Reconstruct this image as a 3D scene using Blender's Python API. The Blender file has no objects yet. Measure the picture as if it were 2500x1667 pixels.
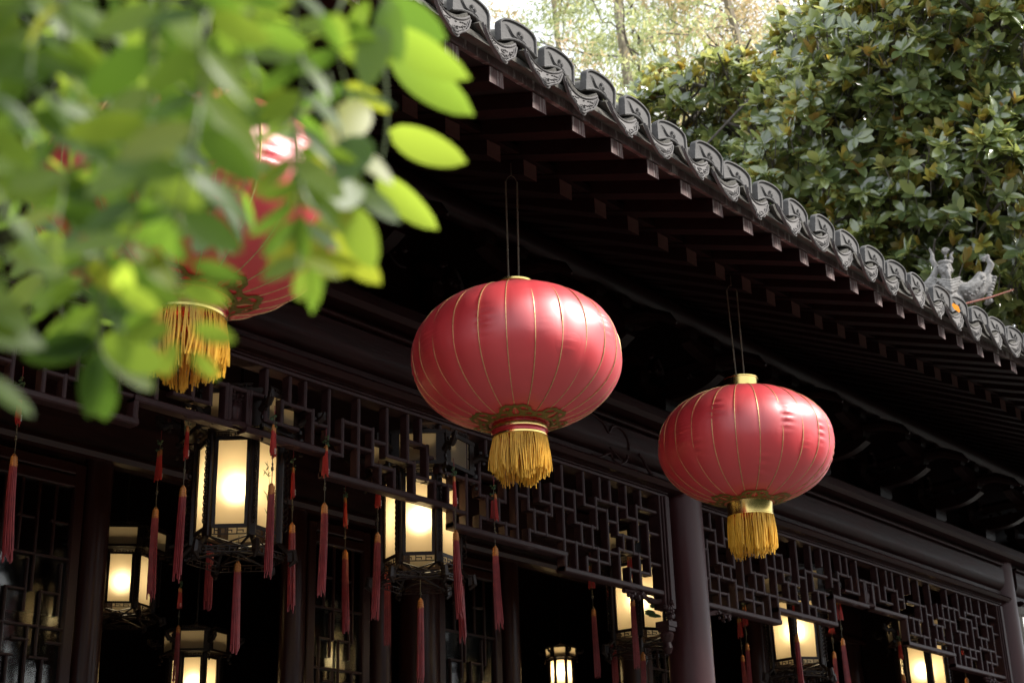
import bpy, bmesh, math, random
from mathutils import Vector, Matrix, Euler, noise
R_ = random.Random(7)
rad = math.radians
sc = bpy.context.scene
col = sc.collection

# ------------------------------------------------------------------ camera, light, exposure
CAMR = Matrix(((0.65347069, -0.26363154, -0.70955935), (-0.75647208, -0.26081512, -0.59977118), (-0.02694521, 0.92869472, -0.36986494)))
CAMP = Vector((0, 0, 1.6))
cam_d = bpy.data.cameras.new('camera')
cam = bpy.data.objects.new('camera', cam_d)
col.objects.link(cam)
cam.matrix_world = Matrix.Translation(CAMP) @ CAMR.to_4x4()
cam_d.sensor_width = 36.0
cam_d.lens = 52.38
cam_d.clip_start = 0.05
cam_d.clip_end = 500
cam_d.dof.use_dof = True
cam_d.dof.focus_distance = 6.1
cam_d.dof.aperture_fstop = 5.4
cam_d.dof.aperture_blades = 0
sc.camera = cam

SUN_DIR = Vector((0.42, -0.62, 0.665)).normalized()      # towards the sun
sun_el = math.asin(SUN_DIR.z)
sun_az = math.atan2(SUN_DIR.x, SUN_DIR.y)
world = bpy.data.worlds.new('World')
sc.world = world
world.use_nodes = True
wn = world.node_tree
for n in list(wn.nodes): wn.nodes.remove(n)
sky = wn.nodes.new('ShaderNodeTexSky')
sky.sky_type = 'NISHITA'
sky.sun_disc = False
sky.sun_elevation = sun_el
sky.sun_rotation = sun_az
sky.air_density = 1.0
sky.dust_density = 4.0
hz = wn.nodes.new('ShaderNodeMix'); hz.data_type = 'RGBA'     # thin bright cloud veil over the sky
hz.inputs[0].default_value = 0.72
hz.inputs[7].default_value = (15.5, 16.2, 17.0, 1)
bg = wn.nodes.new('ShaderNodeBackground')
bg.inputs['Strength'].default_value = 0.085
wo = wn.nodes.new('ShaderNodeOutputWorld')
wn.links.new(sky.outputs[0], hz.inputs[6])
wn.links.new(hz.outputs[2], bg.inputs['Color'])
wn.links.new(bg.outputs[0], wo.inputs['Surface'])

sun_l = bpy.data.lights.new('sun', 'SUN')
sun_l.energy = 5.0
sun_l.angle = rad(14)
sun_l.color = (1.0, 0.95, 0.88)
sun = bpy.data.objects.new('sun', sun_l)
col.objects.link(sun)
sun.rotation_euler = SUN_DIR.to_track_quat('Z', 'Y').to_euler()
sun.location = SUN_DIR * 20

sc.view_settings.view_transform = 'Standard'
sc.view_settings.look = 'None'
sc.view_settings.exposure = 0.75
sc.view_settings.gamma = 1.0
sc.view_settings.use_curve_mapping = False
sc.render.engine = 'CYCLES'
sc.cycles.use_denoising = True
sc.cycles.max_bounces = 8
sc.cycles.transparent_max_bounces = 12
sc.cycles.sample_clamp_indirect = 4.0

# ------------------------------------------------------------------ helpers
F_PX = 3637.54
def ray(x, y):
    """direction through a point of the 2500 x 1667 photograph"""
    d = CAMR @ Vector((x - 1250, -(y - 833.5), -F_PX))
    return d.normalized()
def onY(x, y, Y):
    d = ray(x, y); return CAMP + d * (Y / d.y)
def atD(x, y, t):
    return CAMP + ray(x, y) * t

W = {}
def tag(o, label=None, cat=None, group=None, kind=None):
    if label: o['label'] = label
    if cat: o['category'] = cat
    if group: o['group'] = group
    if kind: o['kind'] = kind
    return o
def empty(name, loc, label, cat, group=None):
    o = bpy.data.objects.new(name, None)
    o.empty_display_size = 0.1
    o.location = loc
    col.objects.link(o)
    W[o.name] = Vector(loc)
    return tag(o, label, cat, group)
def link(name, me, parent=None, loc=(0, 0, 0), rot=None, scale=None, local=False):
    o = bpy.data.objects.new(name, me)
    col.objects.link(o)
    loc = Vector(loc)
    if parent is not None:
        o.parent = parent
        if local:
            o.location = loc
        else:
            o.location = loc - W[parent.name]
            W[o.name] = loc
    else:
        o.location = loc
        W[o.name] = loc
    if rot is not None: o.rotation_euler = rot
    if scale is not None: o.scale = scale if hasattr(scale, '__len__') else (scale,) * 3
    return o

class MB:
    def __init__(s): s.v = []; s.f = []; s.mi = []; s.m = 0; s.c = None
    def add(s, vs, fs, M=None):
        b = len(s.v)
        s.v += [tuple(M @ Vector(v)) if M else tuple(v) for v in vs]
        s.f += [tuple(i + b for i in f) for f in fs]
        s.mi += [s.m] * len(fs)
        return s
    def box(s, lo, hi, M=None):
        (a, b, c), (d, e, f) = lo, hi
        vs = [(a, b, c), (d, b, c), (d, e, c), (a, e, c), (a, b, f), (d, b, f), (d, e, f), (a, e, f)]
        return s.add(vs, [(0, 3, 2, 1), (4, 5, 6, 7), (0, 1, 5, 4), (1, 2, 6, 5), (2, 3, 7, 6), (3, 0, 4, 7)], M)
    def cbox(s, c, size, M=None):
        c = Vector(c); h = Vector(size) / 2
        return s.box(tuple(c - h), tuple(c + h), M)
    def bbox(s, lo, hi, b=0.003, M=None):
        """box with chamfered edges along its length (longest axis) on the four long edges"""
        lo = list(lo); hi = list(hi)
        d = [hi[i] - lo[i] for i in range(3)]
        L = d.index(max(d)); i, j = [k for k in range(3) if k != L]
        b = min(b, d[i] * .4, d[j] * .4)
        pr = [(lo[i] + b, lo[j]), (hi[i] - b, lo[j]), (hi[i], lo[j] + b), (hi[i], hi[j] - b), (hi[i] - b, hi[j]), (lo[i] + b, hi[j]), (lo[i], hi[j] - b), (lo[i], lo[j] + b)]
        vs = []
        for e in (lo[L], hi[L]):
            for p in pr:
                v = [0, 0, 0]; v[i] = p[0]; v[j] = p[1]; v[L] = e; vs.append(v)
        n = 8
        fs = [(k, (k + 1) % n, n + (k + 1) % n, n + k) for k in range(n)] + [tuple(range(n))[::-1], tuple(range(n, 2 * n))]
        if (L == 1):
            fs = [f[::-1] for f in fs]
        return s.add(vs, fs, M)
    def prism(s, pts, t0, t1, axis=1, M=None):
        """polygon pts (u,v) extruded along axis between t0 and t1; axis 1: (u->x, v->z); 0: (u->y, v->z); 2: (x,y)"""
        n = len(pts); vs = []
        for t in (t0, t1):
            for u, v in pts:
                vs.append({0: (t, u, v), 1: (u, t, v), 2: (u, v, t)}[axis])
        fs = [(k, (k + 1) % n, n + (k + 1) % n, n + k) for k in range(n)] + [tuple(range(n))[::-1], tuple(range(n, 2 * n))]
        return s.add(vs, fs, M)
    def tube(s, path, r, n=6, M=None, cap=True, flat=1.0):
        P = [Vector(p) for p in path]
        rs = r if hasattr(r, '__len__') else [r] * len(P)
        up = None; vs = []
        for i, p in enumerate(P):
            t = (P[min(i + 1, len(P) - 1)] - P[max(i - 1, 0)])
            if t.length < 1e-9: t = Vector((0, 0, 1))
            t.normalize()
            if up is None:
                up = Vector((0, 0, 1)) if abs(t.z) < .9 else Vector((1, 0, 0))
            a = t.cross(up)
            if a.length < 1e-6: a = t.orthogonal()
            a.normalize(); b = a.cross(t).normalized(); up = b
            for k in range(n):
                th = 2 * math.pi * k / n
                vs.append(p + a * (rs[i] * math.cos(th)) + b * (rs[i] * math.sin(th) * flat))
        fs = []
        for i in range(len(P) - 1):
            for k in range(n):
                fs.append((i * n + k, i * n + (k + 1) % n, (i + 1) * n + (k + 1) % n, (i + 1) * n + k))
        if cap:
            fs += [tuple(range(n))[::-1], tuple(range((len(P) - 1) * n, len(P) * n))]
        return s.add(vs, fs, M)
    def lathe(s, prof, n=24, M=None, cap=False, a0=0, a1=2 * math.pi):
        full = abs(a1 - a0 - 2 * math.pi) < 1e-6
        m = n if full else n + 1
        vs = []
        for r, z in prof:
            for k in range(m):
                th = a0 + (a1 - a0) * k / n
                vs.append((r * math.cos(th), r * math.sin(th), z))
        fs = []
        for i in range(len(prof) - 1):
            for k in range(n):
                k2 = (k + 1) % m
                fs.append((i * m + k, i * m + k2, (i + 1) * m + k2, (i + 1) * m + k))
        if cap and full:
            fs += [tuple(range(m))[::-1], tuple(range((len(prof) - 1) * m, len(prof) * m))]
        return s.add(vs, fs, M)
    def ball(s, c, r, n=8, M=None):
        r = r if hasattr(r, '__len__') else (r, r, r)
        vs = []; fs = []
        m = n // 2 + 1
        for i in range(m):
            ph = math.pi * i / (m - 1)
            for k in range(n):
                th = 2 * math.pi * k / n
                vs.append((c[0] + r[0] * math.sin(ph) * math.cos(th), c[1] + r[1] * math.sin(ph) * math.sin(th), c[2] + r[2] * math.cos(ph)))
        for i in range(m - 1):
            for k in range(n):
                fs.append((i * n + k, (i + 1) * n + k, (i + 1) * n + (k + 1) % n, i * n + (k + 1) % n))
        return s.add(vs, fs, M)
    def mesh(s, name, mats, smooth=True, angle=35, merge=False):
        me = bpy.data.meshes.new(name)
        me.from_pydata(s.v, [], s.f)
        for m in (mats if isinstance(mats, (list, tuple)) else [mats]): me.materials.append(m)
        if s.m or any(s.mi): me.polygons.foreach_set('material_index', s.mi)
        if merge:
            bm = bmesh.new(); bm.from_mesh(me)
            bmesh.ops.remove_doubles(bm, verts=bm.verts, dist=1e-5)
            bmesh.ops.recalc_face_normals(bm, faces=bm.faces)
            bm.to_mesh(me); bm.free()
        if smooth:
            me.polygons.foreach_set('use_smooth', [True] * len(me.polygons))
            me.set_sharp_from_angle(angle=rad(angle))
        me.update()
        return me
    def build(s, name, mats, parent=None, origin=(0, 0, 0), smooth=True, angle=35, merge=False, rot=None):
        o = Vector(origin)
        s.v = [(v[0] - o.x, v[1] - o.y, v[2] - o.z) for v in s.v]
        return link(name, s.mesh(name, mats, smooth, angle, merge), parent, o, rot)

# ------------------------------------------------------------------ materials
def N(nt, t, **k):
    n = nt.nodes.new(t)
    for a, b in k.items():
        if a.startswith('i_'):
            n.inputs[a[2:].replace('_', ' ')].default_value = b
        else: setattr(n, a, b)
    return n
def new_mat(name):
    m = bpy.data.materials.new(name); m.use_nodes = True
    return m, m.node_tree, m.node_tree.nodes['Principled BSDF']
def noise_mat(name, c1, c2, scale=8, rough=.6, rvar=.15, bump=.3, bdist=.004, metallic=0, stretch=None, detail=6, spec=.5, coat=0, c3=None, c3amt=.45, c3scale=20, coord='Object', fine=None):
    m, nt, p = new_mat(name)
    L = nt.links.new
    tc = N(nt, 'ShaderNodeTexCoord')
    mp = N(nt, 'ShaderNodeMapping')
    L(tc.outputs[coord], mp.inputs[0])
    if stretch: mp.inputs['Scale'].default_value = stretch
    nz = N(nt, 'ShaderNodeTexNoise'); nz.inputs['Scale'].default_value = scale; nz.inputs['Detail'].default_value = detail; nz.inputs['Roughness'].default_value = .62
    L(mp.outputs[0], nz.inputs[0])
    cr = N(nt, 'ShaderNodeValToRGB')
    cr.color_ramp.elements[0].position = .34; cr.color_ramp.elements[1].position = .68
    cr.color_ramp.elements[0].color = (*c1, 1); cr.color_ramp.elements[1].color = (*c2, 1)
    L(nz.outputs[0], cr.inputs[0])
    outc = cr.outputs[0]
    if c3:
        n3 = N(nt, 'ShaderNodeTexNoise'); n3.inputs['Scale'].default_value = c3scale; n3.inputs['Detail'].default_value = 8; n3.inputs['Roughness'].default_value = .7
        L(mp.outputs[0], n3.inputs[0])
        r3 = N(nt, 'ShaderNodeValToRGB'); r3.color_ramp.elements[0].position = 1 - c3amt; r3.color_ramp.elements[1].position = 1 - c3amt + .1
        L(n3.outputs[0], r3.inputs[0])
        mx = N(nt, 'ShaderNodeMix', data_type='RGBA'); mx.inputs[7].default_value = (*c3, 1)
        L(r3.outputs[0], mx.inputs[0]); L(outc, mx.inputs[6]); outc = mx.outputs[2]
    L(outc, p.inputs['Base Color'])
    mr = N(nt, 'ShaderNodeMapRange'); mr.inputs[3].default_value = rough - rvar; mr.inputs[4].default_value = min(1, rough + rvar)
    L(nz.outputs[0], mr.inputs[0]); L(mr.outputs[0], p.inputs['Roughness'])
    if bump:
        bz = N(nt, 'ShaderNodeTexNoise'); bz.inputs['Scale'].default_value = fine or scale * 5; bz.inputs['Detail'].default_value = 5
        L(mp.outputs[0], bz.inputs[0])
        b = N(nt, 'ShaderNodeBump'); b.inputs['Strength'].default_value = bump; b.inputs['Distance'].default_value = bdist
        L(bz.outputs[0], b.inputs['Height']); L(b.outputs[0], p.inputs['Normal'])
    p.inputs['Metallic'].default_value = metallic
    p.inputs['Specular IOR Level'].default_value = spec
    p.inputs['Coat Weight'].default_value = coat
    return m

M = {}
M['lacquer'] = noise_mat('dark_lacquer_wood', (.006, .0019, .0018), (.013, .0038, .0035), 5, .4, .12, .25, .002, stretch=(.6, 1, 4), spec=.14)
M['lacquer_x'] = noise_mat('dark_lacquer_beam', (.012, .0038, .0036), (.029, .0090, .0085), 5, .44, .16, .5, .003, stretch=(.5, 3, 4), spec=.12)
M['red_wood'] = noise_mat('old_red_rafter_paint', (.0085, .0030, .0030), (.018, .0062, .0060), 9, .65, .12, .3, .002, stretch=(3, .6, 3), spec=.12)
M['fascia'] = noise_mat('weathered_eave_board', (.065, .036, .034), (.14, .098, .092), 7, .75, .1, .5, .002, stretch=(4, 1, .7), c3=(.36, .33, .31), c3amt=.45, c3scale=9)
M['raft_end'] = noise_mat('weathered_rafter_end', (.085, .040, .038), (.17, .105, .10), 9, .75, .1, .5, .002, stretch=(2.4, 1, .5), c3=(.46, .43, .41), c3amt=.47, c3scale=6, coord='Generated')
M['raft_end2'] = noise_mat('faded_lower_rafter_end', (.06, .026, .022), (.11, .055, .045), 9, .75, .1, .5, .002, spec=.2)
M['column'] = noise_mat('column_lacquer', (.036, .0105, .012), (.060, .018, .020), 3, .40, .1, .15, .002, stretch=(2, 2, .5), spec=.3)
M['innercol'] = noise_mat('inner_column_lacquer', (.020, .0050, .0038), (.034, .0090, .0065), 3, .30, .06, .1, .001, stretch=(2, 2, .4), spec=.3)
M['lattice'] = noise_mat('lattice_wood', (.021, .0078, .0082), (.040, .0158, .0160), 12, .46, .1, .3, .001, spec=.2)
M['board'] = noise_mat('eave_soffit_board', (.010, .0045, .004), (.022, .011, .010), 7, .8, .1, .3, .002)
M['black'] = noise_mat('black_carved_wood', (.008, .004, .003), (.018, .009, .006), 20, .35, .1, .2, .001, spec=.2)
M['tile'] = noise_mat('grey_clay_tile', (.050, .048, .047), (.115, .109, .105), 9, .8, .1, .6, .003, c3=(.24, .228, .215), c3amt=.36, c3scale=26, coord='Object', fine=90)
M['tile2'] = noise_mat('pale_clay_tile', (.058, .053, .051), (.125, .115, .110), 9, .8, .1, .6, .003, c3=(.10, .09, .085), c3amt=.36, c3scale=34, fine=90)
M['moss'] = noise_mat('mossy_mortar', (.045, .042, .034), (.12, .112, .098), 12, .9, .05, .8, .006)
M['gold'] = noise_mat('brass', (.62, .46, .14), (.75, .58, .22), 6, .22, .06, .1, .001, metallic=1)
M['goldline'] = noise_mat('gold_piping', (.45, .27, .10), (.72, .50, .25), 60, .4, .08, .2, .001, metallic=.6)
M['redband'] = noise_mat('red_foil_band', (.35, .01, .02), (.45, .03, .03), 6, .25, .05, 0, metallic=.3)
M['lace'] = noise_mat('gold_lace', (.05, .038, .008), (.36, .26, .04), 220, .5, .1, .6, .002, metallic=.3, coord='Generated', detail=2)
M['lace'].node_tree.nodes['Mapping'].inputs['Scale'].default_value = (1, 1, 1)
M['fringe'] = noise_mat('yellow_silk_fringe', (.62, .33, .02), (.80, .47, .05), 40, .5, .1, 0, spec=.4)
M['tassel_red'] = noise_mat('red_silk_tassel', (.17, .014, .018), (.27, .030, .032), 30, .5, .1, 0)
M['tassel_red2'] = noise_mat('bright_red_tassel', (.36, .014, .012), (.48, .035, .022), 30, .5, .1, 0)
M['tassel_band'] = noise_mat('orange_gold_band', (.34, .10, .02), (.52, .22, .05), 80, .4, .1, 0, metallic=.3)
M['cord'] = noise_mat('olive_cord', (.06, .05, .03), (.11, .09, .06), 60, .7, .1, 0)
M['jade'] = noise_mat('jade_knot', (.03, .07, .03), (.06, .12, .05), 60, .4, .1, 0)
M['pearl'] = noise_mat('white_beads', (.55, .50, .46), (.7, .66, .62), 60, .3, .1, 0)
M['paint_green'] = noise_mat('painted_bamboo_ink', (.05, .10, .035), (.12, .17, .07), 40, .8, .1, 0)
M['stone'] = noise_mat('statue_plaster', (.13, .122, .115), (.31, .295, .28), 14, .8, .1, .7, .006, c3=(.42, .405, .39), c3amt=.40, c3scale=10, fine=60)
M['statue_red'] = noise_mat('rusty_rod', (.30, .09, .06), (.38, .16, .12), 30, .7, .1, .2)
M['blocker'] = noise_mat('dark_green_blocker', (.012, .022, .008), (.035, .055, .02), 3, .9, .05, 1, .05)  # only for the added, unseen wall that holds back ambient light
M['bark'] = noise_mat('grey_bark', (.075, .060, .050), (.16, .14, .12), 12, .9, .05, 1, .01, stretch=(1, 1, .4))
M['pale_bark'] = noise_mat('pale_flaking_bark', (.16, .13, .09), (.30, .26, .19), 12, .9, .05, 1, .01, stretch=(1, 1, .4))
M['twig'] = noise_mat('twig_bark', (.06, .05, .04), (.12, .105, .09), 20, .85, .05, .3, .003)
M['stem'] = noise_mat('green_stem', (.09, .12, .05), (.14, .18, .08), 20, .6, .05, 0)
M['ground'] = noise_mat('garden_paving', (.05, .047, .042), (.10, .093, .083), 1.4, .85, .08, .5, .01, coord='Object')
M['white_wall'] = noise_mat('white_plaster', (.68, .68, .66), (.8, .8, .78), 2, .85, .05, .3, .003)
M['plaque'] = noise_mat('dark_grey_sheet', (.10, .105, .11), (.14, .145, .15), 10, .6, .1, .1)

def satin():
    m, nt, p = new_mat('red_satin')
    L = nt.links.new
    tc = N(nt, 'ShaderNodeTexCoord')
    nz = N(nt, 'ShaderNodeTexNoise'); nz.inputs['Scale'].default_value = 3; nz.inputs['Detail'].default_value = 4
    L(tc.outputs['Object'], nz.inputs[0])
    cr = N(nt, 'ShaderNodeValToRGB')
    cr.color_ramp.elements[0].color = (.62, .034, .046, 1); cr.color_ramp.elements[1].color = (.72, .050, .062, 1)
    L(nz.outputs[0], cr.inputs[0]); L(cr.outputs[0], p.inputs['Base Color'])
    # fine vertical weave + puckers along the seams
    wv = N(nt, 'ShaderNodeMapping'); wv.inputs['Scale'].default_value = (5, 5, 46)
    L(tc.outputs['Object'], wv.inputs[0])
    n2 = N(nt, 'ShaderNodeTexNoise'); n2.inputs['Scale'].default_value = 1.0; n2.inputs['Detail'].default_value = 3
    L(wv.outputs[0], n2.inputs[0])
    n3 = N(nt, 'ShaderNodeTexNoise'); n3.inputs['Scale'].default_value = 4.2; n3.inputs['Detail'].default_value = 1
    L(tc.outputs['Object'], n3.inputs[0])
    r3 = N(nt, 'ShaderNodeMapRange'); r3.inputs[1].default_value = .50; r3.inputs[2].default_value = .70
    L(n3.outputs[0], r3.inputs[0])
    mu = N(nt, 'ShaderNodeMath', operation='MULTIPLY'); L(n2.outputs[0], mu.inputs[0]); L(r3.outputs[0], mu.inputs[1])
    b = N(nt, 'ShaderNodeBump'); b.inputs['Strength'].default_value = .7; b.inputs['Distance'].default_value = .018
    L(mu.outputs[0], b.inputs['Height']); L(b.outputs[0], p.inputs['Normal'])
    p.inputs['Roughness'].default_value = .44
    p.inputs['Specular IOR Level'].default_value = 1.0
    p.inputs['Specular Tint'].default_value = (1, .82, .82, 1)
    p.inputs['Anisotropic'].default_value = .6
    tg = N(nt, 'ShaderNodeTangent', direction_type='RADIAL', axis='Z'); L(tg.outputs[0], p.inputs['Tangent'])
    p.inputs['Sheen Weight'].default_value = .12
    p.inputs['Sheen Roughness'].default_value = .35
    p.inputs['Sheen Tint'].default_value = (1, .55, .6, 1)
    p.inputs['Coat Weight'].default_value = .75; p.inputs['Coat Roughness'].default_value = .50; p.inputs['Coat IOR'].default_value = 1.8; p.inputs['Coat Tint'].default_value = (1, .9, .9, 1)
    tr = N(nt, 'ShaderNodeBsdfTranslucent'); tr.inputs[0].default_value = (.62, .03, .035, 1)
    mx = N(nt, 'ShaderNodeMixShader'); mx.inputs[0].default_value = .22
    L(p.outputs[0], mx.inputs[1]); L(tr.outputs[0], mx.inputs[2])
    L(mx.outputs[0], nt.nodes['Material Output'].inputs['Surface'])
    return m
M['satin'] = satin()

def leaf_mat(name, top, back, trans, rough=.35, tw=.5, var=.25, spec=.5):
    m, nt, p = new_mat(name)
    L = nt.links.new
    oi = N(nt, 'ShaderNodeObjectInfo')
    at = N(nt, 'ShaderNodeAttribute', attribute_name='tone')
    ad = N(nt, 'ShaderNodeMath', operation='ADD'); L(oi.outputs['Random'], ad.inputs[0]); L(at.outputs['Fac'], ad.inputs[1])
    fr = N(nt, 'ShaderNodeMath', operation='FRACT'); L(ad.outputs[0], fr.inputs[0])
    ge = N(nt, 'ShaderNodeNewGeometry')
    mx = N(nt, 'ShaderNodeMix', data_type='RGBA'); mx.inputs[6].default_value = (*top, 1); mx.inputs[7].default_value = (*back, 1)
    L(ge.outputs['Backfacing'], mx.inputs[0])
    hsv = N(nt, 'ShaderNodeHueSaturation')
    mr = N(nt, 'ShaderNodeMapRange'); mr.inputs[3].default_value = 1 - var; mr.inputs[4].default_value = 1 + var
    L(fr.outputs[0], mr.inputs[0]); L(mr.outputs[0], hsv.inputs['Value'])
    mh = N(nt, 'ShaderNodeMapRange'); mh.inputs[3].default_value = .52; mh.inputs[4].default_value = .475
    L(fr.outputs[0], mh.inputs[0]); L(mh.outputs[0], hsv.inputs['Hue'])
    L(mx.outputs[2], hsv.inputs['Color']); L(hsv.outputs[0], p.inputs['Base Color'])
    p.inputs['Roughness'].default_value = rough
    p.inputs['Specular IOR Level'].default_value = spec
    tr = N(nt, 'ShaderNodeBsdfTranslucent')
    h2 = N(nt, 'ShaderNodeHueSaturation'); h2.inputs['Color'].default_value = (*trans, 1)
    L(mr.outputs[0], h2.inputs['Value']); L(mh.outputs[0], h2.inputs['Hue']); L(h2.outputs[0], tr.inputs[0])
    ms = N(nt, 'ShaderNodeMixShader'); ms.inputs[0].default_value = tw
    L(p.outputs[0], ms.inputs[1]); L(tr.outputs[0], ms.inputs[2])
    L(ms.outputs[0], nt.nodes['Material Output'].inputs['Surface'])
    return m
M['leaf'] = leaf_mat('fresh_green_leaf', (.052, .098, .015), (.08, .12, .032), (.27, .42, .040), .42, .60, .42)
M['leaf_yellow'] = leaf_mat('yellowing_leaf', (.15, .19, .025), (.18, .21, .04), (.48, .52, .04), .45, .5, .2)
M['magnolia'] = leaf_mat('magnolia_leaf', (.135, .190, .075), (.28, .24, .085), (.50, .56, .16), .16, .34, .5, spec=1.0)
M['magnolia'].node_tree.nodes['Principled BSDF'].inputs['Coat Weight'].default_value = 1.0
M['magnolia'].node_tree.nodes['Principled BSDF'].inputs['Coat Roughness'].default_value = .16
M['magnolia_new'] = leaf_mat('new_magnolia_leaf', (.30, .28, .06), (.32, .21, .06), (.48, .40, .06), .38, .35, .35)
M['feather'] = leaf_mat('feathery_leaf', (.32, .36, .16), (.34, .38, .17), (.58, .64, .30), .6, .5, .3)
M['feather_rust'] = leaf_mat('rusty_feathery_leaf', (.42, .34, .17), (.42, .34, .18), (.66, .54, .30), .6, .5, .25)
M['dry_leaf'] = leaf_mat('orange_dry_leaf', (.55, .13, .02), (.5, .12, .02), (.8, .22, .03), .4, .4, .1)

def panel_mat():
    m, nt, p = new_mat('frosted_lamp_panel')
    L = nt.links.new
    tc = N(nt, 'ShaderNodeTexCoord')
    nz = N(nt, 'ShaderNodeTexNoise'); nz.inputs['Scale'].default_value = 14; nz.inputs['Detail'].default_value = 6
    L(tc.outputs['Object'], nz.inputs[0])
    cr = N(nt, 'ShaderNodeValToRGB'); cr.color_ramp.elements[0].color = (.70, .56, .36, 1); cr.color_ramp.elements[1].color = (.80, .66, .46, 1)
    L(nz.outputs[0], cr.inputs[0]); L(cr.outputs[0], p.inputs['Base Color'])
    p.inputs['Roughness'].default_value = .55
    tr = N(nt, 'ShaderNodeBsdfTranslucent'); L(cr.outputs[0], tr.inputs[0])
    rf = N(nt, 'ShaderNodeBsdfRefraction'); rf.inputs['IOR'].default_value = 1.33; rf.inputs['Roughness'].default_value = 1.0; rf.inputs['Color'].default_value = (1, .93, .78, 1)
    m2 = N(nt, 'ShaderNodeMixShader'); m2.inputs[0].default_value = .30
    L(tr.outputs[0], m2.inputs[1]); L(rf.outputs[0], m2.inputs[2])
    ms = N(nt, 'ShaderNodeMixShader'); ms.inputs[0].default_value = .85
    L(p.outputs[0], ms.inputs[1]); L(m2.outputs[0], ms.inputs[2])
    L(ms.outputs[0], nt.nodes['Material Output'].inputs['Surface'])
    return m
M['panel'] = panel_mat()
def glass_mat():
    m, nt, p = new_mat('door_glass')
    L = nt.links.new
    t = N(nt, 'ShaderNodeBsdfTransparent'); t.inputs[0].default_value = (.9, .92, .9, 1)
    g = N(nt, 'ShaderNodeBsdfGlossy'); g.inputs['Roughness'].default_value = .06
    f = N(nt, 'ShaderNodeFresnel'); f.inputs[0].default_value = 1.45
    ms = N(nt, 'ShaderNodeMixShader'); L(f.outputs[0], ms.inputs[0]); L(t.outputs[0], ms.inputs[1]); L(g.outputs[0], ms.inputs[2])
    L(ms.outputs[0], nt.nodes['Material Output'].inputs['Surface'])
    return m
M['glass'] = glass_mat()
# ------------------------------------------------------------------ ground
g = MB(); g.add([(-120, -120, 0), (160, -120, 0), (160, 160, 0), (-120, 160, 0)], [(0, 1, 2, 3)])
tag(g.build('ground', M['ground'], smooth=False), kind='structure')

# wall added out of view behind the camera to cut low sky light
cw = MB(); cw.box((-30, -9.5, 0), (45, -8.5, 5.4)); o = cw.build('sky_light_blocker', M['blocker'], smooth=False)
tag(o, kind='structure')

# ------------------------------------------------------------------ the pavilion
S = 0.2416                                   # spacing of the rafters and of the tile rows
def lift(x): return 0.0125 * max(0, min(x, 8.6) - 5.2) ** 2
pav = empty('pavilion', (5.6, 6.6, 0), 'dark red timber pavilion under a grey tiled roof with upturned eaves', 'building')
XL, XR, XE = -2.0, 12.3, 14.4
pl = MB(); pl.box((XL - 1, 2.9 + 1.2, 0), (XR + .5, 13.0, .35)); pl.build('stone_platform', M['ground'], pav, smooth=False)
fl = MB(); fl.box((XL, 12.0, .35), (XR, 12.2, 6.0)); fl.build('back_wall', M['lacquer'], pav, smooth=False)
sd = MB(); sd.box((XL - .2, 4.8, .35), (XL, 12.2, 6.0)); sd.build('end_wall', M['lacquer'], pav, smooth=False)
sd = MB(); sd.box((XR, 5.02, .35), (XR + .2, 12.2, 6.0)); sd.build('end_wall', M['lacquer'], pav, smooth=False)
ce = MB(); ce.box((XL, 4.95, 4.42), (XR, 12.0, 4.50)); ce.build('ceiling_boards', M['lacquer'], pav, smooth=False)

# columns
def column(x, y, r, ztop, name='column', mat='column'):
    b = MB(); b.lathe([(r * 1.02, .35), (r, 1.5), (r * .97, ztop)], 40, Matrix.Translation((x, y, 0)), cap=True)
    return b.build(name, M[mat], pav, (x, y, .35))
for x in (.46, 7.06, 11.52): column(x, 4.72, .128, 4.26)

# lintel stack between the columns (profile in Y,Z extruded along X)
def beam(name, prof, x0, x1, mat='lacquer_x', parent=pav, angle=30):
    b = MB(); b.prism(prof, x0, x1, axis=0)
    return b.build(name, M[mat], parent, ((x0 + x1) / 2, prof[0][0], prof[0][1]), smooth=True, angle=angle, merge=True)
bays = ((-1.9, .34), (.58, 6.94), (7.18, 11.40), (11.64, 12.3))
def roundprof(y0, z0, z1, r, yb):
    pts = [(yb, z0)]
    for k in range(9):
        a = -math.pi / 2 - math.pi / 2 * k / 8
        pts.append((y0 + r + r * math.cos(a), z0 + r + r * math.sin(a)))
    pts += [(y0, z1 - .02), (y0 + .02, z1), (yb, z1)]
    return pts[::-1]
for x0, x1 in bays:
    beam('ledge_rail', [(4.78, 3.925), (4.78, 3.968), (4.60, 3.968), (4.585, 3.96), (4.575, 3.945), (4.60, 3.925)], x0, x1)
    beam('rail_board', [(4.76, 3.968), (4.76, 4.02), (4.655, 4.02), (4.655, 3.968)], x0, x1)
    beam('lintel_beam', roundprof(4.61, 4.02, 4.215, .085, 4.80), x0, x1)
    beam('lintel_moulding', [(4.78, 4.215), (4.78, 4.235), (4.60, 4.235), (4.595, 4.225), (4.60, 4.215)], x0, x1)
    beam('lintel_fillet', [(4.78, 4.235), (4.78, 4.262), (4.63, 4.262), (4.63, 4.235)], x0, x1)
beam('top_plate', [(4.95, 4.262), (4.95, 4.345), (4.52, 4.345), (4.51, 4.335), (4.51, 4.285), (4.535, 4.262)], XL, XE)

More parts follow.
